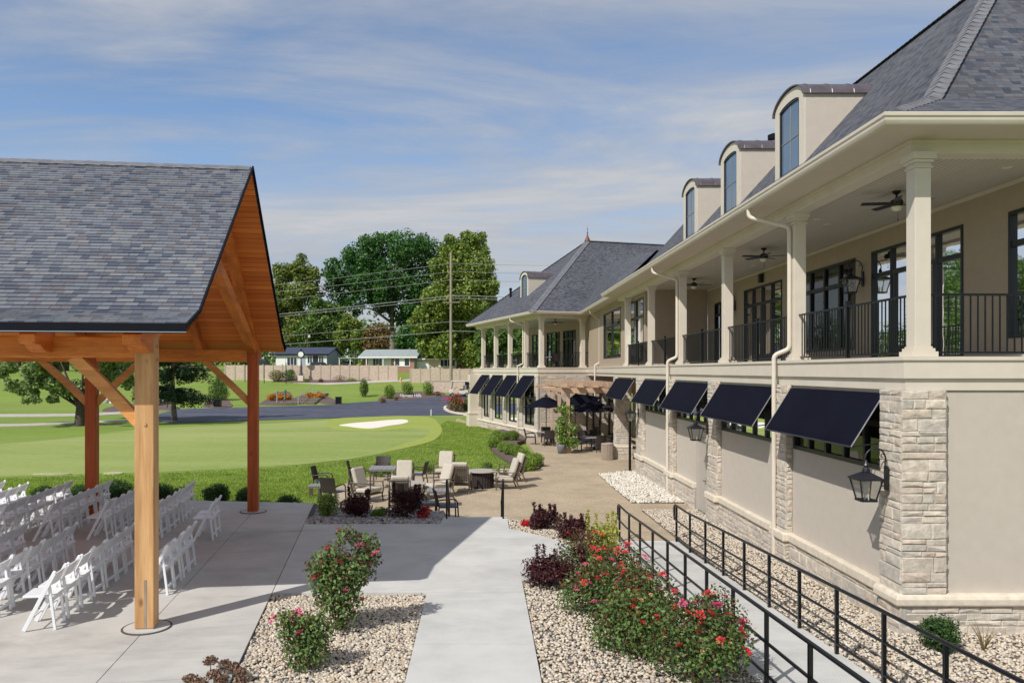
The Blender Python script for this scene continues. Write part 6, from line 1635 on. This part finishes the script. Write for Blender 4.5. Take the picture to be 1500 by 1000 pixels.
# utility poles and wires
dP=122; xP=AT(660.5,dP); zb=T(xP,dP)
t=thing('utility_pole','tall pale utility pole in front of the yellow green tree','utility pole',(xP,dP,zb))
mb=MB(); mb.tube([(xP,dP,zb-.3),(xP,dP,H+173*dP/F)],[.24,.17],10); obj('shaft',mb,M['pole'],t)
for py in (386,398,410,434): mb=MB(); z=H+(PY-py)*dP/F; mb.tube([(xP-.45,dP,z),(xP+.1,dP,z)],.05,6); obj('insulator',mb,M['greytop'],t)
mb=MB(); z=H+(PY-443)*dP/F; mb.beam((xP-1.3,dP-.2,z),(xP+1.3,dP-.2,z),.12,.12); obj('crossarm',mb,M['pole'],t)
dQ=158; xQ=AT(451,dQ); zb2=T(xQ,dQ)
t=thing('utility_pole','short brown utility pole with a lamp behind the white house','utility pole',(xQ,dQ,zb2)); mb=MB(); mb.tube([(xQ,dQ,zb2),(xQ,dQ,H+62*dQ/F)],.15,8); obj('shaft',mb,M['bark'],t)
mb=MB(); mb.ball((xQ+.35,dQ-.2,H+50*dQ/F),(.28,.28,.35),8,6); obj('lamp',mb,M['bowl'],t)
for k,(y0,sl,r,lab) in enumerate([(386,.1066,.03,'topmost power line on the tall pole'),(398,.10,.03,'second power line from the top of the tall pole'),(410,.098,.03,'third power line from the top of the tall pole'),(433,.092,.05,'thick cable bundle above the crossarm'),(437,.090,.04,'cable just below the thick bundle'),(471,.07,.03,'thin wire halfway up the tall pole'),(485,.062,.045,'lowest cable crossing before the oak trunk')]):
    P=[]
    for q in range(15):
        u=q/14; px=60+600.5*u; d=140+(dP-140)*u; y=y0+sl*(660.5-px)+ 7*math.sin(math.pi*u)*(.6); P.append((AT(px,d),d,H+(PY-y)*d/F))
    for q in range(1,9): u=q/8; px=660.5+200*u; d=dP-6*u; P.append((AT(px,d),d,H+(PY-(y0-1+3*u+2*math.sin(math.pi*u)))*d/F))
    mb=MB(); mb.tube(P,r,5); tag(obj('power_line',mb,M['greytop'],origin=P[14]),lab,'power line','power lines on the tall pole')
# clock, flag poles, steps, bins
x,y=GT(441,558); z=T(x,y); s=y/F
t=thing('street_clock','dark post clock on a pale stone pedestal in the planting bed','clock',(x,y,z))
mb=MB(); mb.box(x-.45,x+.45,y-.45,y+.45,z-.2,z+.9); obj('pedestal',mb,M['capstone'],t,bevel=.04)
mb=MB(); mb.lathe([(.34,.9),(.34,1.15),(.24,1.25),(.2,2.2),(.26,2.3),(.12,2.45),(.09,3.7),(.16,3.8)],(x,y,z),12); obj('post',mb,M['copper'],t)
mb=MB(); mb.tube([(x,y-.2,z+4.3),(x,y+.2,z+4.3)],.55,24); obj('case',mb,M['flash'],t); mb=MB(); mb.tube([(x,y-.215,z+4.3),(x,y-.201,z+4.3)],.44,24); obj('face',mb,M['clockface'],t)
mb=MB(); mb.lathe([(.12,4.85),(.18,4.95),(.05,5.1),(0,5.4)],(x,y,z),8); obj('finial',mb,M['flash'],t)
for px,pb,pt,l in ((387,561,531,'thin dark pole nearest the pavilion gable'),(419,562,531,'thin dark pole in front of the ornamental grasses'),(359,559,531,'thin dark pole left of the rear right pavilion post')):
    x,y=GT(px,pb); mb=MB(); mb.tube([(x,y,T(x,y)-.1),(x,y,H+(PY-pt)*y/F)],.06,6); tag(obj('thin_pole',mb,M['rail'],origin=(x,y,T(x,y))),l,'pole','thin dark poles on the upper lawn')
def steps(pxc,pb,pt,w,n,label):
    xa,ya=GT(pxc,pb); xb,yb=GT(pxc,pt); t=thing('garden_steps',label,'steps',(xa,ya,T(xa,ya)))
    za,zb_=T(xa,ya),T(xb,yb)
    for k in range(n):
        u0=k/n;u1=(k+1)/n; y0=ya+(yb-ya)*u0; z1=za+(zb_-za)*u1+.06; ww=w*(1.35-.35*u0*1.6)
        mb=MB(); mb.box(xa-ww/2,xa+ww/2,y0,ya+(yb-ya)*u1+.3,za-.5,z1-.05); mb.box(xa-ww/2,xa+ww/2,y0-.06,ya+(yb-ya)*u1,z1-.05+.001,z1+.03); obj('step',mb,M['bark2'] if k%1==0 else M['pole'],t)
    return xa,ya,za,xb,yb,zb_
xa,ya,za,xb,yb,zb_=steps(434,592,576.5,3.3,7,'wide timber garden steps between the orange flower mounds')
t=thing('step_handrail','blue grey handrail in the middle of the garden steps','handrail',(xa,ya,za)); mb=MB(); mb.tube([(xa+.3,ya-.2,za),(xa+.3,ya-.2,za+1.0),(xa-.7,yb,zb_+1.05),(xa-.7,yb,zb_)],.05,6); obj('rail',mb,M['siding_grey'],t)
steps(186,600,583,1.6,6,'narrow timber steps between pale boulders on the left bank')
for px,py,l in ((406,590,'weathered green post in front of the left orange mounds'),(418,589,'bright green post nearest the garden steps')):
    x,y=GT(px,py); z=T(x,y); mb=MB(); mb.lathe([(.11,-.1),(.11,1.35),(.16,1.36),(.12,1.55),(0,1.6)],(x,y,z),8); tag(obj('garden_post',mb,M['greenpost'] if px==418 else M['pole'],origin=(x,y,z)),l,'post')
def bin_(px,py,l,w=.7,h=.8):
    x,y=GT(px,py); z=T(x,y); t=thing('litter_bin',l,'bin',(x,y,z)); mb=MB(); mb.box(x-w/2,x+w/2,y-w/2,y+w/2,z,z+h); obj('body',mb,M['rail'],t,bevel=.04); mb=MB(); mb.box(x-w/2-.03,x+w/2+.03,y-w/2-.03,y+w/2+.03,z+h+.001,z+h+.1); obj('lid',mb,M['rail'],t)
bin_(496,591.5,'square black bin at the road edge right of the garden steps'); bin_(319,596,'small dark bin under the conical shrub')
GO='orange flower mounds beside the garden steps'
for px,py,r,l in ((399,587,.75,'leftmost orange flower mound'),(411,586,.95,'orange flower mound behind the green post'),(422,587,.7,'orange flower mound left of the garden steps'),(455,585,.8,'orange flower mound right of the garden steps'),(467,584.5,.85,'rightmost orange flower mound')):
    x,y=GT(px,py); bush('flower_mound',l,'flowers',(x,y,T(x,y)),r,.95,900,.16,M['orange'],GO,6,0)
for px,py,wpx,hpx,m,l in ((533,581,15,28,'lf_mid','upright green shrub alone on the slope'),(570,584,18,22,'lf_boxlight','leafy shrub left of the white lettering'),(597,579,19,21,'lf_boxlight','leafy shrub behind the white lettering'),(627,579,19,21,'lf_boxlight','leafy shrub right of the white lettering'),
   (405,559,26,18,'lf_grassy','tan ornamental grass clump left of the clock'),(424,558,20,18,'lf_mid','green ornamental grass clump next to the clock'),(497,559,24,10,'lf_rust','reddish low shrub in the bed right of the clock'),(470,560,8,6,'lf_rust','tiny rust shrub nearest the clock'),(515,559,16,6,'lf_boxlight','low green plant at the right end of the upper bed'),(449,559.5,12,6,'lf_boxlight','low green plant at the clock base'),
   (561,590,10,7,'lf_rust','rusty low plant at the left tip of the lettered bed'),(580,586,6,5,'lf_rust','small rusty plant before the lettering'),(641,580,10,7,'lf_rust','rusty low plant at the right end of the lettered bed'),(668,604,26,26,'lf_rust','large red flowering bush on the curbed island'),(684,603,16,22,'lf_rose','green bush on the curbed island beside the wing'),(190,601,30,6,'lf_rust','low rusty planting on the left bank')):
    x,y=GT(px,py); k=y/F; sb=bush('slope_shrub',l,'shrub',(x,y,T(x,y)),wpx*k/2,hpx*k,1500 if hpx>12 else 500,.17 if hpx>12 else .13,M[m],None,8,0,core=.9)
    if l.startswith('large red'): isb=sb
x,y=GT(672,604); bl=[(x+rng.uniform(-1.4,1.6),y-.4,T(x,y)+rng.uniform(1.0,2.1),.5,.5,.3) for _ in range(6)]
P,N=leafpts(bl,160); o=leafmesh('blooms',P,N,.17,M['red_bloom'],isb); o['kind']='stuff'
# curbed island
isl=smooth_loop(GP([(654,597),(652,600.5),(660,604.5),(676,607.5),(700,609),(705,600),(690,594),(668,593.5)]),5)
sheet('mulch_bed',isl,lambda x,y:TZf(x,y)+.13,M['mulch'],.7)
mb=MB(); pts=[Vector((p[0],p[1],TZf(*p)+.09)) for p in isl[:26]]
for a,b in zip(pts[:-1],pts[1:]): mb.beam(a,b+(b-a).normalized()*.05,.28,.26)
struct(obj('curb',mb,M['pathmat' if False else 'capstone'],origin=tuple(pts[0])))
# white sign letters
x,y=GT(601.5,582.5); cu=bpy.data.curves.new('sign_lettering','FONT'); cu.body='Harvest Hills'; cu.size=.58; cu.extrude=.04; cu.align_x='CENTER'; cu.materials.append(M['sign'])
tmp=bpy.data.objects.new('tmp',cu); COL.objects.link(tmp); bpy.context.view_layer.update(); me_=bpy.data.meshes.new_from_object(tmp.evaluated_get(bpy.context.evaluated_depsgraph_get())); bpy.data.objects.remove(tmp); me_.materials.clear(); me_.materials.append(M['sign']); lo=bpy.data.objects.new('sign_lettering',me_); COL.objects.link(lo); lo.location=(x,y,T(x,y)+.12); lo.rotation_euler=(R(90),0,0); tag(lo,'white freestanding letters in the mulch bed by the road','sign')
bpy.context.view_layer.update(); w_=max(.1,lo.dimensions.x); lo.scale=(31*y/F/w_,1.1,1)
for px,py,l in ((631.5,609,'small white stake at the road edge'),(689,607,'small white stake beside the curbed island')):
    x,y=GT(px,py); mb=MB(); mb.lathe([(.045,-.05),(.045,.62),(0,.66)],(x,y,T(x,y)),8); tag(obj('white_stake',mb,M['bollardwhite'],origin=(x,y,T(x,y))),l,'stake')
x,y=GT(587,560.5); z=T(x,y)
t=thing('fire_hydrant','yellow fire hydrant in the gap between the fences','hydrant',(x,y,z)); mb=MB(); mb.lathe([(.2,0),(.2,.06),(.14,.08),(.14,.55),(.18,.58),(.16,.7),(.06,.8),(.05,.86),(0,.86)],(x,y,z),12); obj('barrel',mb,M['terracotta'],t)
mb=MB(); mb.tube([(x-.24,y,z+.45),(x+.24,y,z+.45)],.07,8); obj('nozzle',mb,M['terracotta'],t)
for k,(px,py,r) in enumerate(((152,590,.5),(160,588,.6),(168,591,.5),(176,587,.55),(224,590,.55),(232,587,.65),(239,590,.5),(228,593,.4))):
    x,y=GT(px,py); mb=MB(); mb.ball((x,y,T(x,y)+r*.3),(r*1.2,r,r*.8),9,6); mb.v=[(a+rng.uniform(-.09,.09),b+rng.uniform(-.09,.09),c+rng.uniform(-.09,.09)) for a,b,c in mb.v]
    tag(obj('boulder',mb,M['boulder'],origin=(x,y,T(x,y))),['leftmost pale boulder left of the bank steps','second pale boulder left of the bank steps','third pale boulder left of the bank steps','pale boulder touching the bank steps','pale boulder just right of the front timber post','biggest pale boulder behind the yard sign','pale boulder beside the spruce trunk','lowest small boulder near the yard sign'][k],'boulder','pale boulders on the left bank')
x,y=GT(245,598); z=T(x,y); t=thing('yard_sign','small dark round sign on a post left of the spruce trunk','sign',(x,y,z)); mb=MB(); mb.tube([(x,y,z),(x,y,z+.8)],.04,6); obj('post',mb,M['rail'],t)
mb=MB(); mb.tube([(x,y-.06,z+1.05),(x,y+.06,z+1.05)],.36,16); mb.lathe([(.15,1.38),(.05,1.55),(0,1.7)],(x,y,z),8); obj('disc',mb,M['rail'],t); mb=MB(); mb.tube([(x,y-.075,z+1.05),(x,y-.062,z+1.05)],.17,12); obj('emblem',mb,M['siding_grey'],t)
# golf cart
x,y=GT(673,581); z=T(x,y)+.06
t=thing('golf_cart','beige golf cart with a white canopy by the retaining wall','golf cart',(0,0,0))
mb=MB(); pr=[(-1.15,.35),(-1.2,.62),(-.95,.85),(-.72,.88),(-.62,.42),(-.05,.40),(.0,.72),(.55,.74),(1.15,.70),(1.2,.4),(1.0,.30),(-.9,.28)]
mb.extrude([(a,-.55,b) for a,b in pr],(0,1.1,0)); obj('body',mb,M['cartbody'],t,bevel=.03)
mb=MB(); mb.box(-.95,.95,-.58,.58,1.80,1.88); obj('canopy',mb,M['whitepaint'],t,bevel=.03)
mb=MB(); mb.box(.02,.5,-.5,.5,.76,.88); obj('seat',mb,M['rubber'],t); mb=MB(); mb.box(.5,.62,-.5,.5,.85,1.3); obj('seat_back',mb,M['rubber'],t)
for sx,ex in ((-.9,-.75),(.75,.72)):
    for yy in (-.5,.5): mb=MB(); mb.tube([(sx,yy,.8),(ex,yy,1.82)],.025,6); obj('canopy_post',mb,M['rail'],t)
mb=MB(); mb.tube([(-.65,-.22,.8),(-.38,-.22,1.05)],.02,6); mb.tube([(-.38+.12*math.sin(k*.5),-.22+.17*math.cos(k*.5),1.05+.1*math.sin(k*.5)) for k in range(14)],.018,5); obj('steering_wheel',mb,M['rubber'],t)
mb=MB(); mb.box(.85,1.2,-.4,.4,.78,1.35); obj('bag_rack',mb,M['rubber'],t,bevel=.05)
for xx in (-.85,.8):
    for yy in (-.52,.52): mb=MB(); mb.tube([(xx,yy-.1,.23),(xx,yy+.1,.23)],.23,14); w=obj('wheel',mb,M['rubber'],t); mb=MB(); mb.tube([(xx,yy-.11,.23),(xx,yy+.11,.23)],.12,10); obj('rim',mb,M['greytop'],w)
place(t,(x,y,z),R(6)); t.scale=(1.2,1.2,1.15)
# ================================================================ CAMERA, LIGHT, SKY
cam=bpy.data.cameras.new('camera'); co=bpy.data.objects.new('camera',cam); COL.objects.link(co)
co.location=(0,0,H); co.rotation_euler=(R(90),0,0)
cam.sensor_width=36; cam.sensor_fit='HORIZONTAL'; cam.lens=F/1500*36
cam.shift_x=(750-PX)/1500; cam.shift_y=(PY-500)/1500
cam.clip_start=.1; cam.clip_end=3000
SC.camera=co
EL=44.0; c,s=math.cos(R(EL)),math.sin(R(EL)); LD=Vector((.668*c,.744*c,-s))
sun=bpy.data.lights.new('sun','SUN'); sun.energy=3.5; sun.angle=R(.5); sun.color=(1.0,.962,.905)
so=bpy.data.objects.new('sun',sun); COL.objects.link(so); so.rotation_euler=LD.to_track_quat('-Z','Y').to_euler(); so.location=(-20,-20,30)
W=bpy.data.worlds.new('World'); SC.world=W; W.use_nodes=True
t=W.node_tree; bg=t.nodes['Background']
def wn(typ,**kw):
    x=t.nodes.new(typ)
    for k,v in kw.items(): setattr(x,k,v)
    return x
sky=wn('ShaderNodeTexSky',sky_type='NISHITA',sun_disc=False,sun_elevation=R(EL),sun_rotation=math.atan2(-.668,-.744),altitude=200,air_density=1.0,dust_density=.35,ozone_density=3.2)
tc=wn('ShaderNodeTexCoord'); sep=wn('ShaderNodeSeparateXYZ'); t.links.new(tc.outputs['Generated'],sep.inputs[0])
def mth(op,a,b=None):
    x=wn('ShaderNodeMath',operation=op)
    for i,v in enumerate((a,b)):
        if v is None: continue
        if isinstance(v,(int,float)): x.inputs[i].default_value=v
        else: t.links.new(v,x.inputs[i])
    return x.outputs[0]
zz=mth('ADD',mth('MAXIMUM',sep.outputs[2],0.0),.16)
cx=mth('DIVIDE',sep.outputs[0],zz); cy=mth('DIVIDE',sep.outputs[1],zz)
comb=wn('ShaderNodeCombineXYZ'); t.links.new(cx,comb.inputs[0]); t.links.new(cy,comb.inputs[1])
mp=wn('ShaderNodeMapping'); t.links.new(comb.outputs[0],mp.inputs[0]); mp.inputs['Rotation'].default_value=(0,0,R(-14)); mp.inputs['Scale'].default_value=(.5,1.35,1); mp.inputs['Location'].default_value=(2.3,.55,0)
def nz(scale,detail,rough,dist):
    x=wn('ShaderNodeTexNoise'); t.links.new(mp.outputs[0],x.inputs['Vector'])
    for k,v in (('Scale',scale),('Detail',detail),('Roughness',rough),('Distortion',dist)): x.inputs[k].default_value=v
    return x.outputs[0]
def rp(v,stops):
    x=wn('ShaderNodeValToRGB'); t.links.new(v,x.inputs[0]); cr=x.color_ramp
    cr.elements[0].position,cr.elements[0].color=stops[0][0],(*stops[0][1],1); cr.elements[1].position,cr.elements[1].color=stops[1][0],(*stops[1][1],1)
    for p,cc in stops[2:]:
        e=cr.elements.new(p); e.color=(*cc,1)
    return x.outputs[0]
n1=nz(1.1,12,.62,.7); n2=nz(.45,4,.5,.2); n3=nz(4.0,8,.6,1.2)
dens=mth('ADD',mth('ADD',mth('MULTIPLY',n1,.56),mth('MULTIPLY',n2,.40)),mth('MULTIPLY',n3,.13))
cf=rp(dens,[(.39,(0,0,0)),(.49,(.5,.5,.5)),(.59,(.95,.95,.95))])
CL=3.3
ccol=rp(n1,[(.35,(CL*.72,CL*.79,CL*.93)),(.68,(CL*1.22,CL*1.24,CL*1.28))])
mx=wn('ShaderNodeMix',data_type='RGBA'); t.links.new(cf,mx.inputs[0]); t.links.new(sky.outputs[0],mx.inputs[6]); t.links.new(ccol,mx.inputs[7])
t.links.new(mx.outputs[2],bg.inputs[0]); bg.inputs[1].default_value=.12
SC.view_settings.view_transform='Standard'; SC.view_settings.look='None'; SC.view_settings.exposure=0.30; SC.view_settings.gamma=1; SC.view_settings.use_curve_mapping=False
SC.cycles.max_bounces=6; SC.cycles.transparent_max_bounces=16; SC.cycles.use_denoising=True
